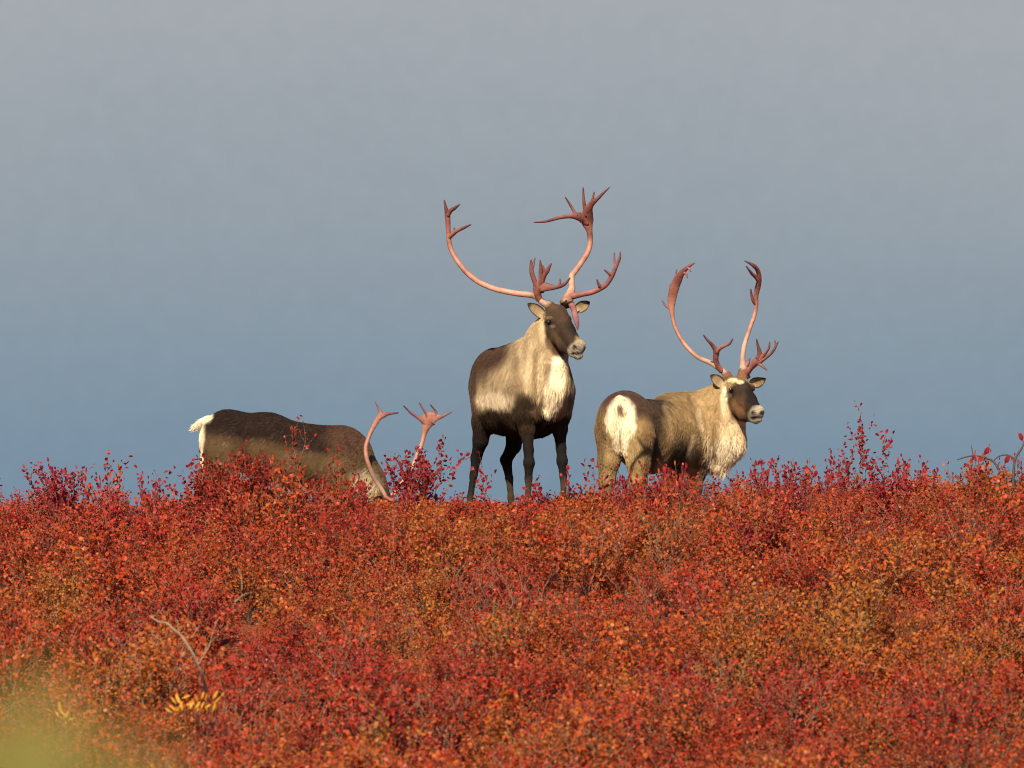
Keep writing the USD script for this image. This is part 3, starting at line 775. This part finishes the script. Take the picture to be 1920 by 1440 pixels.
# short tail hanging over the rump patch
A.add([(1162, 748, -158, 7), (1162, 768, -163, 8), (1162, 788, -160, 4)], 7)
base = A.P((1230, 850, 0))
base[2] = float(ground_z(base[0], base[1]))
t = thing("caribou", base, "bull caribou at right turned away with white rump and white throat mane, looking back", "caribou", BULLS)
HONEY = (0.26, 0.175, 0.082)
spots_C = [
    ((1190, 742, -95), (85, 48, 120), (0.065, 0.038, 0.032), 1.0, 0.5),
    ((1222, 800, -80), (26, 80, 70), (0.06, 0.04, 0.028), 0.95, 0.7),
    ((1262, 850, 0), (34, 38, 80), BLACK, 0.8, 0.8),  # shadow patch on the flank, painted into the coat
    ((1325, 866, 40), (22, 26, 70), BLACK, 0.75, 0.8),  # second painted shadow patch, behind the mane
    ((1165, 860, -150), (52, 62, 80), (0.32, 0.225, 0.112), 0.9, 0.5),
    ((1124, 830, -110), (12, 90, 60), (0.12, 0.075, 0.04), 0.8, 0.9),  # brown coat edge, with painted shading down the hind leg
    ((1213, 850, -130), (12, 60, 60), (0.12, 0.075, 0.04), 0.8, 0.9),  # brown shading painted along the other hind leg
    ((1164, 784, -175), (29, 44, 60), PALE, 1.0, 0.35),
    ((1164, 822, -165), (17, 30, 60), PALE, 0.9, 0.5),
    ((1162, 762, -182), (6.5, 20, 16), (0.16, 0.09, 0.055), 0.95, 0.5),
    ((1162, 792, -180), (8, 9, 16), PALE, 0.9, 0.6),
    ((1167, 885, -120), (12, 26, 60), DARK, 0.8, 0.7),
    ((1340, 790, 60), (60, 70, 90), (0.40, 0.285, 0.145), 0.8, 0.7),
    ((1240, 872, 0), (16, 22, 70), CREAM, 0.6, 0.8),
    ((1372, 810, 50), (26, 42, 60), CREAM, 0.9, 0.7),
    ((1364, 856, 60), (40, 44, 70), PALE, 1.0, 0.45),
    ((1318, 905, 60), (14, 40, 60), BROWN, 0.8, 0.6),
    ((1230, 985, 0), (200, 80, 300), DARK, 0.9, 0.4),
    ((1358, 750, 40), (7, 30, 40), PALE, 0.8, 0.7),
    ((1364, 780, 40), (8, 24, 40), CREAM, 0.6, 0.8),
    ((1398, 752, 5), (35, 42, 60), (0.038, 0.026, 0.019), 1.0, 0.25),
    ((1386, 768, 15), (17, 24, 40), (0.15, 0.080, 0.038), 0.85, 0.8),
    ((1414, 745, -5), (16, 34, 40), BLACK, 0.8, 0.7),
    ((1378, 702, 40), (32, 12, 50), (0.16, 0.085, 0.05), 0.9, 0.5),
    ((1374, 713.5, 25), (10, 4.5, 26), CREAM, 0.95, 0.6),
    ((1388, 717, 25), (7, 4, 26), CREAM, 0.85, 0.6),
    ((1367, 741, 20), (6, 4, 14), (0.22, 0.17, 0.11), 0.6, 0.9),
    ((1371, 735, 20), (9, 9, 14), BLACK, 0.5, 0.8),
    ((1420, 778, -30), (16.5, 16.5, 34), (0.25, 0.23, 0.175), 1.0, 0.4),
    ((1424, 768, -36), (9, 6, 20), (0.42, 0.39, 0.30), 0.7, 0.8),
    ((1421, 783, -38), (14, 2.4, 30), BLACK, 0.85, 0.8),
    ((1429, 775, -43), (4.5, 4.5, 8), BLACK, 0.9, 0.6),
    ((1413, 774, -40), (4.5, 4.5, 8), BLACK, 0.9, 0.6),
]
spots_C += streak((1288, 745, 60), (1318, 826, 40), 5, (0.13, 0.075, 0.04), 0.6) + streak((1306, 770, 60), (1330, 850, 40), 6, CREAM, 0.55) + streak((1338, 800, 60), (1341, 866, 40), 5, (0.20, 0.125, 0.065), 0.6) + streak((1300, 815, 40), (1292, 858, 20), 6, CREAM, 0.5) + streak((1265, 770, 20), (1292, 830, 20), 6, (0.20, 0.13, 0.07), 0.45) + streak((1245, 760, -20), (1262, 820, -20), 7, (0.42, 0.31, 0.16), 0.4) + streak((1163, 800, -180), (1163, 838, -175), 2.2, (0.35, 0.27, 0.17), 0.6)
len_C = [((1362, 850, 60), (44, 66, 80), 11.0, 1.0, 0.5), ((1230, 985, 0), (200, 85, 300), 2.5, 1.0, 0.3), ((1398, 752, 5), (38, 46, 60), 2.6, 1.0, 0.25), ((1164, 790, -175), (34, 55, 60), 8.0, 1.0, 0.5), ((1380, 702, 45), (34, 13, 50), 1.8, 1.0, 0.3)]


def groom_C(q):
    d = np.tile([-0.45, -0.45, -0.8], (len(q), 1))
    d[q[:, 1] > 900] = [0, 0, -1.0]
    d[(q[:, 2] < -120)] = [0.0, -0.2, -1.0]
    d[(q[:, 0] > 1325) & (q[:, 1] > 770)] = [-0.15, 0.1, -1.0]
    head = (q[:, 0] > 1368) & (q[:, 1] < 795) & (q[:, 2] < 60)
    d[head] = [-0.4, 0.6, 0.45]
    return d


body = finish(A, t, base, 2.2 * A.s, HONEY, spots_C, len_C, groom_C, 80000, 2)
for p, fw in zip(feet, ((0.57, 0.82),) * 4):
    part(t, "hoof", hoof(A, p, fw), hoof_look, base, smooth=40)
eye(A, t, (1370.5, 730.5, 16.5), base, 3.9)
eye(A, t, (1412.5, 730, 37), base)
m, c = ear(A, (1356, 726, 36), (1332, 703, 34), 22, (0.3, -0.9, 0.1))
part(t, "ear", m, coat, base, smooth=True, color=c)
m, c = ear(A, (1408, 720, 54), (1436, 710, 30), 22, (0.3, -0.9, -0.1))
part(t, "ear", m, coat, base, smooth=True, color=c)
antler(A, t, "antler", [(1364, 705, 40, 7), (1357, 697.5, 41, 5.6), (1346, 689, 44, 5.2), (1332, 680, 52, 4.6), (1310, 670.5, 64, 4.2), (1293, 656, 74, 4.0), (1278, 637, 82, 3.8), (1267, 616, 86, 3.6), (1261.5, 597, 86, 3.7), (1259.5, 579, 82, 4.0, 1.3), (1260, 560, 76, 4.2, 2.0), (1264, 541, 66, 4.2, 2.2), (1271, 524, 54, 4.2, 2.0), (1280, 510, 42, 3.6, 1.5), (1291, 500, 30, 2.6, 1.3), (1303, 493, 20, 0.9)], [
    [(1260, 586, 83, 2.6), (1255, 578, 88, 2.2), (1248, 573, 94, 1.8), (1242, 564, 100, 0.7)],
    [(1259, 558, 75, 2.6), (1256, 547, 80, 2.0), (1257, 533, 86, 0.7)],
    [(1268, 527, 57, 2.4), (1267, 517, 62, 2.0), (1269, 506, 66, 0.7)],
    [(1283, 512, 40, 2.6), (1287, 514, 34, 2.2), (1289, 521, 30, 0.7)],
    [(1290, 502, 31, 2.2), (1293, 505, 26, 1.8), (1295, 509, 22, 0.7)],
    [(1353, 696, 40, 4.6), (1346, 686, 32, 4.6), (1342, 674, 22, 4.6), (1343, 660, 12, 4.6, 1.2), (1339, 652, 6, 3.8), (1332, 643, -2, 2.8), (1325, 636, -8, 2.0), (1319, 628, -14, 0.7)],
    [(1343, 661, 12, 4.0), (1350, 653, 2, 3.4), (1360, 648, -8, 2.6), (1368, 644, -14, 2.4), (1374, 635, -20, 0.7)],
], loc=base)
antler(A, t, "antler", [(1395, 708, 50, 11, 1.15), (1394, 697, 54, 9, 1.1), (1393, 684, 62, 6.0), (1392.5, 672, 70, 4.6), (1395, 650, 84, 4.2), (1402, 627, 94, 4.0), (1409, 607, 100, 3.9), (1415, 590, 102, 3.8), (1418, 571, 98, 3.8), (1417.5, 554, 90, 4.0, 1.2), (1421, 538, 80, 4.2, 1.3), (1423.5, 523, 66, 3.9, 1.2), (1421, 508, 52, 3.6, 1.2), (1413, 498, 38, 3.0, 1.3), (1396, 489, 26, 0.9)], [
    [(1422, 527, 70, 3.2), (1416, 519, 60, 3.0), (1410, 513.5, 50, 2.8), (1405, 507, 40, 2.0), (1399, 499, 32, 0.7)],
    [(1416, 570, 97, 2.8), (1411.5, 563, 90, 2.6), (1409, 553, 84, 2.2), (1407.5, 542, 78, 0.7)],
    [(1399, 700, 46, 6.0), (1408, 690, 34, 4.6), (1416, 680, 22, 5.0, 1.3), (1424, 672, 12, 5.2, 1.5), (1424, 660, 4, 3.8), (1421, 648, -4, 2.4), (1418.5, 636, -10, 0.7)],
    [(1425, 675, 12, 4.0), (1431, 667, 2, 3.0), (1437, 660, -6, 2.4), (1442, 651, -14, 2.0), (1443, 641, -18, 0.7)],
    [(1424, 679, 14, 4.0), (1433, 673, 4, 2.8), (1443, 665, -6, 2.6), (1451, 656, -14, 2.4), (1459, 641, -20, 0.7)],
    [(1451, 656, -14, 2.0), (1454, 648, -16, 1.6), (1453, 638, -18, 0.6)],
    [(1423, 681, 16, 3.4), (1430, 687, 8, 2.4), (1438, 694, 0, 0.7)],
    [(1396, 690, 58, 5.5), (1402, 680, 60, 4.0), (1406, 672, 62, 1.2)],
], loc=base)

# ---- the grazing bull on the left, side-on, head down in the shrubs
A = Animal(64.0)
lat = np.array([0.0, 1.0, 0.0])
A.add([(428, 820, 0, 49)], 10, lat, 0.8)
A.add([(430, 822, 0, 49), (500, 833, 0, 56), (566, 856, 0, 58), (634, 864, 0, 60)], 16, lat, 0.78)
A.add([(600, 842, 0, 36), (640, 838, 0, 37)], 20, lat, 0.8)
A.add([(652, 862, -4, 48), (684, 905, -8, 36), (712, 944, -12, 25)], 20, lat, 0.85)
A.add([(668, 905, -6, 30), (672, 935, -6, 22)], 18)
A.add([(432, 828, -24, 34), (420, 880, -26, 30)], 10)
A.add([(640, 850, -28, 34), (646, 900, -28, 30)], 10)
A.add([(560, 868, -16, 46)], 14)
A.add([(722, 962, -14, 21), (744, 990, -16, 16), (766, 1014, -18, 12.5)], 6)
A.add([(714, 985, -14, 16), (742, 1012, -16, 11), (758, 1024, -18, 8)], 6)
A.add([(722, 940, -24, 9)], 6)
A.add([(730, 938, 2, 9)], 6)
feet = []
for d, xo in ((-28, 0), (28, -22)):
    A.add([(420 + xo * 0.3, 850, d, 36), (414 + xo, 905, d, 22)], 16)
    feet.append(A.leg([(414 + xo, 905, d, 21), (404 + xo, 950, d, 13), (392 + xo, 985, d, 9.5), (396 + xo, 1020, d, 7), (400 + xo, 1052, d, 6.3), (404 + xo, 1078, d, 6.3)]))
for d, xo in ((-26, 0), (26, 26)):
    A.add([(640, 880, d, 34), (640 + xo, 930, d, 20)], 16)
    feet.append(A.leg([(640 + xo, 930, d, 19), (642 + xo, 965, d, 11), (643 + xo, 1000, d, 9), (642 + xo, 1030, d, 6.8), (642 + xo, 1055, d, 6.3), (644 + xo, 1080, d, 6.3)]))
base = A.P((530, 900, 0))
base[2] = float(ground_z(base[0], base[1]))
t = thing("caribou", base, "dark brown bull caribou grazing at left, head down behind the shrubs, white tail raised", "caribou", BULLS)
spots_B = [
    ((480, 782, 0), (125, 48, 120), (0.024, 0.015, 0.013), 1.0, 0.5),
    ((590, 812, 0), (95, 42, 120), (0.027, 0.017, 0.014), 1.0, 0.5),
    ((650, 822, 0), (40, 30, 120), (0.095, 0.05, 0.034), 0.7, 0.8),
    ((470, 880, 0), (130, 52, 120), (0.13, 0.085, 0.042), 0.8, 0.7),
    ((610, 900, 0), (80, 44, 120), (0.155, 0.105, 0.055), 0.7, 0.8),
    ((680, 912, -10), (32, 34, 60), (0.58, 0.50, 0.33), 0.85, 0.7),
    ((383, 835, 0), (13, 48, 26), PALE, 1.0, 0.4),
    ((396, 788, 0), (12, 14, 22), PALE, 0.9, 0.5),
    ((735, 985, -15), (50, 60, 70), DARK, 0.95, 0.3),
    ((764, 1016, -18), (16, 15, 40), GREY, 1.0, 0.4),
    ((520, 1010, 0), (240, 78, 100), BLACK, 0.85, 0.4),
]
len_B = [((676, 925, -8), (34, 40, 60), 16.0, 1.0, 0.5), ((520, 1020, 0), (260, 80, 100), 2.5, 1.0, 0.3), ((740, 990, -15), (50, 55, 70), 2.6, 1.0, 0.3)]


def groom_B(q):
    d = np.tile([-0.8, 0.0, -0.55], (len(q), 1))
    d[q[:, 1] > 930] = [0, 0, -1.0]
    return d


body = finish(A, t, base, 2.3 * A.s, (0.10, 0.064, 0.036), spots_B, len_B, groom_B, 70000, 3)
for p in feet:
    part(t, "hoof", hoof(A, p, (1, 0.0)), hoof_look, base, smooth=40)
tm = tube([A.P(x) for x in ((404, 787, 0), (392, 788, 0), (378, 793, 0), (362, 804, 0))], np.array([8, 8.5, 7.5, 3]) * A.s, 10)
part(t, "tail", tm, coat, base, smooth=True, color=np.tile(PALE, (len(tm[0]), 1)), label="raised white tail")
rq = np.random.default_rng(9)
n = 1500
tt = rq.uniform(0, 1, n)
p0 = np.stack([np.interp(tt, [0, 0.33, 0.66, 1], [402, 392, 378, 363]), np.interp(tt, [0, 0.33, 0.66, 1], [787, 788, 793, 803]), 0 * tt], 1)
ang, rad = rq.uniform(0, 2 * np.pi, n), np.interp(tt, [0, 0.33, 0.66, 1], [7, 7.5, 6.5, 2.5])
p0 += np.stack([0 * ang, np.cos(ang) * rad, np.sin(ang) * rad], 1)
dr = np.stack([-7 + rq.normal(0, 1.6, n), np.cos(ang) * 2 + 3 + rq.normal(0, 1.3, n), np.sin(ang) * 4 + rq.normal(0, 2, n)], 1) * rq.uniform(0.5, 1.1, n)[:, None]
pw = np.stack([np.array([A.P(x) for x in p0]), np.array([A.P(x) for x in p0 + dr * 0.5]), np.array([A.P(x) for x in p0 + dr + [0, 1.5, 0]])], 1).reshape(-1, 3) - base
cv = UsdGeom.BasisCurves.Define(stage, f"{t.GetPath()}/tail/fur")
cv.CreateTypeAttr("linear")
cv.CreatePointsAttr(Vt.Vec3fArray.FromNumpy(pw.astype(np.float32)))
cv.CreateCurveVertexCountsAttr(Vt.IntArray([3] * n))
cv.CreateWidthsAttr(Vt.FloatArray.FromNumpy(np.tile([0.0042, 0.0034, 0.0008], n).astype(np.float32)))
cv.SetWidthsInterpolation("vertex")
UsdGeom.PrimvarsAPI(cv).CreatePrimvar("coat", _T.Color3fArray, "uniform").Set(Vt.Vec3fArray.FromNumpy((np.array(PALE) * rq.uniform(0.85, 1.1, (n, 1))).astype(np.float32)))
UsdShade.MaterialBindingAPI.Apply(cv.GetPrim()).Bind(fur_look)
data(cv.GetPrim(), kind="stuff")
eye(A, t, (728, 968, -36), base)
eye(A, t, (728, 968, 8), base)
m, c = ear(A, (716, 948, -30), (700, 935, -58), 23, (0.7, -0.6, 0.1))
part(t, "ear", m, coat, base, smooth=True, color=c)
m, c = ear(A, (722, 946, 6), (708, 932, 34), 23, (0.7, 0.6, 0.1))
part(t, "ear", m, coat, base, smooth=True, color=c)
antler(A, t, "antler", [(724, 938, -24, 5.32), (718, 922, -30, 4.26), (704, 901, -40, 4.10), (693, 876, -50, 3.95), (687, 856, -58, 3.80), (686, 838, -62, 3.80), (691, 821, -62, 3.80), (698, 804, -58, 3.95, 1.1), (707, 788, -52, 3.95, 1.4), (714, 777, -46, 3.19, 1.5), (711, 768, -44, 2.28), (703, 753, -42, 0.68)], [
    [(709, 786, -51, 3.34), (720, 778, -44, 3.34, 1.4), (732, 775.5, -36, 2.13), (747, 774, -28, 0.68)],
    [(720, 930, -28, 3.19), (734, 938, -44, 3.04), (748, 938, -56, 2.28), (758, 930, -64, 0.76)],
], loc=base)
antler(A, t, "antler", [(730, 936, 2, 5.32), (742, 922, 10, 4.26), (760, 898, 22, 4.10), (775, 872, 32, 3.80), (782, 853, 38, 3.80), (790, 835, 42, 3.80), (795, 816, 42, 4.10), (799, 801, 38, 4.8, 1.6), (804, 788, 34, 5.2, 3.0), (812, 783, 30, 4.4, 2.8), (824, 782, 26, 2.89, 1.5), (836, 778, 22, 1.98), (848, 772, 18, 0.68)], [
    [(800, 798, 38, 3.50), (792, 788, 34, 3.34, 1.3), (782, 782, 30, 2.43), (770, 774, 24, 1.98), (757, 761, 18, 0.61)],
    [(801, 785, 34, 2.58), (798, 775, 30, 1.98), (792, 765, 26, 1.52), (786, 755, 22, 0.53)],
    [(818, 780, 28, 2.43), (817, 771, 26, 1.98), (812, 765, 22, 1.37), (807, 759, 18, 0.53)],
    [(760, 898, 22, 2.74), (755, 884, 12, 2.43), (748, 868, 2, 1.82), (738, 856, -8, 0.53)],
], loc=base)


# ------------------------------------------------------------------ plants one can tell apart
def place_plant(name, px, y, top, label, category, leaf_look, group=None, seed=0, bark=bark_look, **kw):
    """A shrub rooted at distance y whose highest stem reaches the row top."""
    x = (px - 960) / F * y
    z = float(ground_z(x, y))
    zt = float(spot(px, top, y)[2])
    sm, lf = make_plant(seed, zt - z, **kw)
    loc = np.array([x, y, z - 0.01])
    t = thing(name, loc, label, category, group)
    stems = part(t, "stems", join([(v + loc, f) for v, f in sm]), bark, loc)
    part(t, "leaves", (lf[0] + loc, lf[1]), leaf_look, loc, kind="stuff")
    return t


CREST = "shrubs rising above the crest"
sprig = dict(stems=4, spread=0.28, twigs=3, leaf=0.036, gap=0.028, bare=0.45, upright=0.9, thick=0.003)
bush = dict(stems=12, spread=0.55, twigs=7, leaf=0.031, gap=0.015, bare=0.2)
place_plant("crest_shrub", 1612, 59.6, 762, "tallest crimson spray rising against the sky right of the animals", "shrub", crimson_leaf, CREST, seed=31, stems=3, spread=0.16, twigs=5, leaf=0.034, gap=0.03, bare=0.5, upright=1.0)
place_plant("crest_shrub", 1596, 59.4, 812, "airy pink spray below and left of the tallest crimson spray", "shrub", crimson_leaf, CREST, seed=32, stems=5, spread=0.34, twigs=4, leaf=0.035, gap=0.03, bare=0.45, upright=0.9)
place_plant("crest_shrub", 1664, 59.5, 808, "slim crimson sprig standing right of the tallest spray", "shrub", crimson_leaf, CREST, seed=33, stems=2, spread=0.1, twigs=3, leaf=0.036, gap=0.024, bare=0.6, upright=1.0)
place_plant("crest_shrub", 803, 59.6, 832, "pink leafy shrub in front of the grazing animal's farther antler", "shrub", crimson_leaf, CREST, seed=34, stems=14, spread=0.5, twigs=5, leaf=0.038, gap=0.022, bare=0.3, upright=0.9)
place_plant("crest_shrub", 768, 59.5, 852, "small pink shrub between the grazing animal's antlers", "shrub", crimson_leaf, CREST, seed=61, stems=9, spread=0.4, twigs=5, leaf=0.038, gap=0.022, bare=0.3, upright=0.9)
place_plant("crest_shrub", 510, 58.9, 866, "orange shrub below the middle of the grazing animal", "shrub", orange_leaf, CREST, seed=62, **bush)
place_plant("crest_shrub", 205, 59.3, 848, "thin crimson sprig above the crest at far left", "shrub", crimson_leaf, CREST, seed=35, **sprig)
place_plant("crest_shrub", 350, 59.3, 860, "crimson sprig just left of the grazing animal's rump", "shrub", crimson_leaf, CREST, seed=36, **sprig)
place_plant("crest_shrub", 295, 59.4, 880, "sparse pale twigged shrub in the dip left of the grazing animal", "shrub", crimson_leaf, CREST, seed=37, **{**sprig, "gap": 0.06})
place_plant("crest_shrub", 118, 59.0, 876, "rounded crimson shrub top on the far left crest", "shrub", crimson_leaf, CREST, seed=38, **bush)
place_plant("crest_shrub", 455, 58.9, 846, "orange shrub hiding the grazing animal's belly", "shrub", orange_leaf, CREST, seed=39, **bush)
place_plant("crest_shrub", 400, 58.6, 866, "orange red shrub below the grazing animal's rump", "shrub", orange_leaf, CREST, seed=40, **bush)
place_plant("crest_shrub", 562, 59.6, 782, "tall thin sprig crossing the grazing animal's back", "shrub", orange_leaf, CREST, seed=41, **{**sprig, "stems": 2, "spread": 0.12, "leaf": 0.032, "bare": 0.4})
place_plant("crest_shrub", 632, 59.2, 838, "leafy orange red sprig in front of the grazing animal's shoulder", "shrub", orange_leaf, CREST, seed=42, **{**sprig, "stems": 6, "spread": 0.35})
place_plant("crest_shrub", 905, 59.4, 868, "small crimson sprig beside the middle animal's hind leg", "shrub", crimson_leaf, CREST, seed=43, **{**sprig, "stems": 3})
place_plant("crest_shrub", 1003, 58.9, 898, "pinkish red tuft in front of the middle animal's foreleg", "shrub", crimson_leaf, CREST, seed=44, **{**sprig, "stems": 4, "leaf": 0.045})
place_plant("crest_shrub", 1072, 59.4, 880, "wispy sprig right of the middle animal's forelegs", "shrub", crimson_leaf, CREST, seed=45, **{**sprig, "stems": 3})
place_plant("crest_shrub", 1114, 59.4, 862, "crimson sprig at the left edge of the white rumped animal", "shrub", crimson_leaf, CREST, seed=46, **sprig)
place_plant("crest_shrub", 1240, 59.5, 880, "orange leafed shrub below the flank of the white rumped animal", "shrub", orange_leaf, CREST, seed=47, **bush)
place_plant("crest_shrub", 1465, 59.2, 862, "crimson shrub right of the white throat mane", "shrub", crimson_leaf, CREST, seed=48, **{**bush, "stems": 9})
place_plant("crest_shrub", 1690, 59.0, 866, "bright red shrub top right of the tallest spray", "shrub", crimson_leaf, CREST, seed=49, **bush)
place_plant("crest_shrub", 1855, 58.6, 884, "golden yellow leafed shrub on the right crest", "shrub", gold_leaf, CREST, seed=50, **bush)



def slope_row(px, row, h):
    """The distance at which a plant h tall on the slope has its top at this row."""
    ys = np.linspace(46, 59, 400)
    x = (px - 960) / F * ys
    return float(ys[np.argmin(np.abs(ground_z(x, ys) + h - spot(np.full(400, px), np.full(400, row), ys)[:, 2]))])


for px, row, label, look, seed in ((975, 978, "golden orange leafed bush just below the crest under the middle animal", gold_leaf, 71), (1672, 1108, "golden bush among red shrubs on the right slope", gold_leaf, 72), (1490, 1180, "yellow tinged bush left of and below the golden bush on the right slope", gold_leaf, 73), (1420, 955, "scarlet bush on the slope below the white throat mane", crimson_leaf, 74), (440, 985, "orange bush on the slope below the grazing animal", orange_leaf, 75), (1270, 1225, "pinkish scarlet bush on the middle of the lower slope", crimson_leaf, 76)):
    y = slope_row(px, row, 0.52)
    place_plant("slope_bush", px, y, row, label, "bush", look, "brighter bushes on the slope", seed=seed, stems=12, spread=0.6, twigs=7, leaf=0.032, gap=0.018, bare=0.25)

# a bare arching branch against the sky at the right
x0 = 59.5
t = thing("bare_branch", spot(1900, 950, x0), "bare dark branch arching above the crest at the right edge", "branch")
loc = t.loc
for pts, w in ((((1898, 955, 0), (1900, 900, 1), (1903, 862, 2), (1916, 840, 3), (1925, 815, 4)), 3.2), (((1892, 930, 0), (1868, 872, 3), (1846, 858, 4), (1820, 855, 6), (1795, 862, 8)), 2.6), (((1903, 860, 2), (1888, 853, 4), (1872, 856, 5), (1862, 866, 6)), 2.0), (((1825, 856, 5), (1823, 845, 6), (1821, 835, 7)), 1.6)):
    part(t, "twig", tube([spot(a_, b_, x0 + d_ * 0.02) for a_, b_, d_ in pts], np.linspace(w, w * 0.4, len(pts)) * x0 / F, 6), dark_twig, loc)
for (a_, b_, sx) in ((1846, 846, 1), (1884, 862, 1), (1917, 820, -1)):
    b0 = spot(a_, b_ + 8, x0 + 0.05)[None]
    part(t, "leaf", leaf_blades(b0, unit(np.array([[0.35 * sx, -0.2, 0.8]])), unit(np.array([[0.3, -0.9, 0.2]])), np.array([0.07]), np.array([0.042])), crimson_leaf, loc)

# dead grey branch low on the left
yd = 50.5
t = thing("dead_branch", spot(385, 1290, yd), "dead grey forked branch among the red shrubs at lower left", "branch")
loc = t.loc
for pts, w in ((((388, 1296, 0.2), (378, 1262, 0.05), (368, 1238, 0), (356, 1216, -0.03), (340, 1192, -0.03), (328, 1182, -0.03), (312, 1168, -0.02), (298, 1166, 0.02), (280, 1154, 0.06)), 5.2), (((342, 1195, -0.03), (334, 1180, -0.04), (333, 1164, -0.04), (328, 1158, -0.03)), 1.7), (((372, 1246, 0), (384, 1226, 0.0), (392, 1212, 0.06), (398, 1188, 0.12)), 2.0), (((398, 1190, 0.0), (406, 1166, 0.0), (412, 1158, 0.05)), 1.5), (((440, 1128, 0.0), (456, 1116, 0), (472, 1110, 0.05)), 2.0), (((454, 1106, 0), (452, 1080, 0), (446, 1064, 0.02)), 1.5), (((358, 1196, -0.03), (366, 1186, -0.03), (376, 1168, 0)), 1.5), (((372, 1184, 0), (362, 1170, 0), (346, 1164, 0.04)), 1.3)):
    part(t, "twig", tube([spot(a_, b_, yd - 0.06 + d_) for a_, b_, d_ in pts], np.linspace(w, w * 0.3, len(pts)) * 0.62 * yd / F, 6), grey_wood, loc)


def leafy(name, label, px, py, y, leaves, look, stems, seed, L, W):
    """A plant whose leaves are large enough to be parts; leaves: (px, py, direction in degrees, size)."""
    r = np.random.default_rng(seed)
    p0 = spot(px, py, y)
    loc = np.array([p0[0], y, float(ground_z(p0[0], y))])
    t = thing(name, loc, label, "plant")
    for sx, sy in stems:
        top = spot(sx, sy, y)
        mid = loc + (top - loc) * 0.55 + np.array([0.0, 0.02, 0.0])
        part(t, "stem", tube([loc, mid, top], np.array([0.0028, 0.0022, 0.0012]), 5), bark_look, loc)
    for lx, ly, deg, s in list(leaves) + [(a_ + r.uniform(-8, 8), b_ + r.uniform(-4, 8), c_ + r.uniform(-25, 25), d_ * r.uniform(0.5, 0.9)) for a_, b_, c_, d_ in leaves]:
        a = math.radians(deg)
        al = unit(np.array([[math.cos(a), r.uniform(-0.5, 0.3), math.sin(a)]]))
        nm = unit(np.array([[r.uniform(-0.4, 0.3), -1.0, r.uniform(0.1, 0.7)]]))
        part(t, "leaf", leaf_blades(spot(lx, ly, y + r.uniform(-0.04, 0.04))[None], al, nm, np.array([L * s]), np.array([W * s]), 0.15), look, loc)
    return t


yl = 49.2
leafy("yellow_plant", "small plant with upright bright yellow leaves at lower left", 366, 1360, yl - 0.25,
      [(338, 1322, 112, 1.2), (341, 1334, 95, 1.0), (352, 1333, 75, 1.0), (360, 1328, 85, 1.0), (366, 1330, 60, 0.9), (340, 1310, 20, 0.9), (378, 1312, 75, 0.8), (376, 1330, 65, 0.8), (398, 1312, 58, 1.0), (413, 1306, 40, 0.6), (398, 1335, 70, 0.9), (390, 1334, 120, 0.6), (333, 1334, 145, 1.0), (320, 1336, 140, 0.7), (348, 1322, 10, 0.8), (370, 1318, 95, 0.7), (383, 1328, 30, 0.7)],
      yellow_leaf, [(345, 1330), (366, 1328), (396, 1325)], 3, 0.064, 0.018)
leafy("yellow_plant", "smaller yellow leafed plant above the blurred leaves at far left", 120, 1375, yl - 0.3,
      [(114, 1340, 96, 1.3), (122, 1345, 55, 0.8), (112, 1345, 120, 0.7), (98, 1334, 150, 0.5), (128, 1350, 20, 0.6), (120, 1352, 80, 0.8)],
      yellow_leaf, [(118, 1345), (124, 1348)], 4, 0.064, 0.018)

# out of focus willow shoots a few metres in front of the lens
yf = 5.0
p0 = spot(60, 1500, yf)
loc = np.array([p0[0], yf, float(ground_z(p0[0], yf))])
t = thing("willow_shoots", loc, "out of focus yellow green leaves close to the lens in the bottom left corner", "plant")
rw = np.random.default_rng(21)
for k, (sx, sy) in enumerate(((-60, 1420), (-10, 1410), (40, 1406), (90, 1412), (140, 1430), (190, 1455), (240, 1490))):
    top = spot(sx, sy, yf + rw.uniform(-0.06, 0.06))
    a_ = np.array([loc[0] + (top[0] - loc[0]) * 0.6, yf + rw.uniform(-0.04, 0.04), float(ground_z(loc[0], yf))])
    part(t, "stem", tube([a_, a_ + (top - a_) * 0.5 + np.array([0.012 * (k - 3), 0, 0]), top], np.array([0.006, 0.004, 0.0015]), 6), bark_look, loc)
    for q in range(24):
        b0 = (a_ + (top - a_) * (1 - q * 0.0042))[None]
        al = unit(np.array([[rw.uniform(-1, 1), rw.uniform(-0.5, 0.5), rw.uniform(-0.1, 0.8)]]))
        nm = unit(np.array([[rw.uniform(-0.5, 0.5), -1.0, rw.uniform(-0.2, 0.8)]]))
        s_ = rw.uniform(0.7, 1.1)
        part(t, "leaf", leaf_blades(b0, al, nm, np.array([0.046 * s_]), np.array([0.022 * s_]), 0.15), green_leaf, loc)
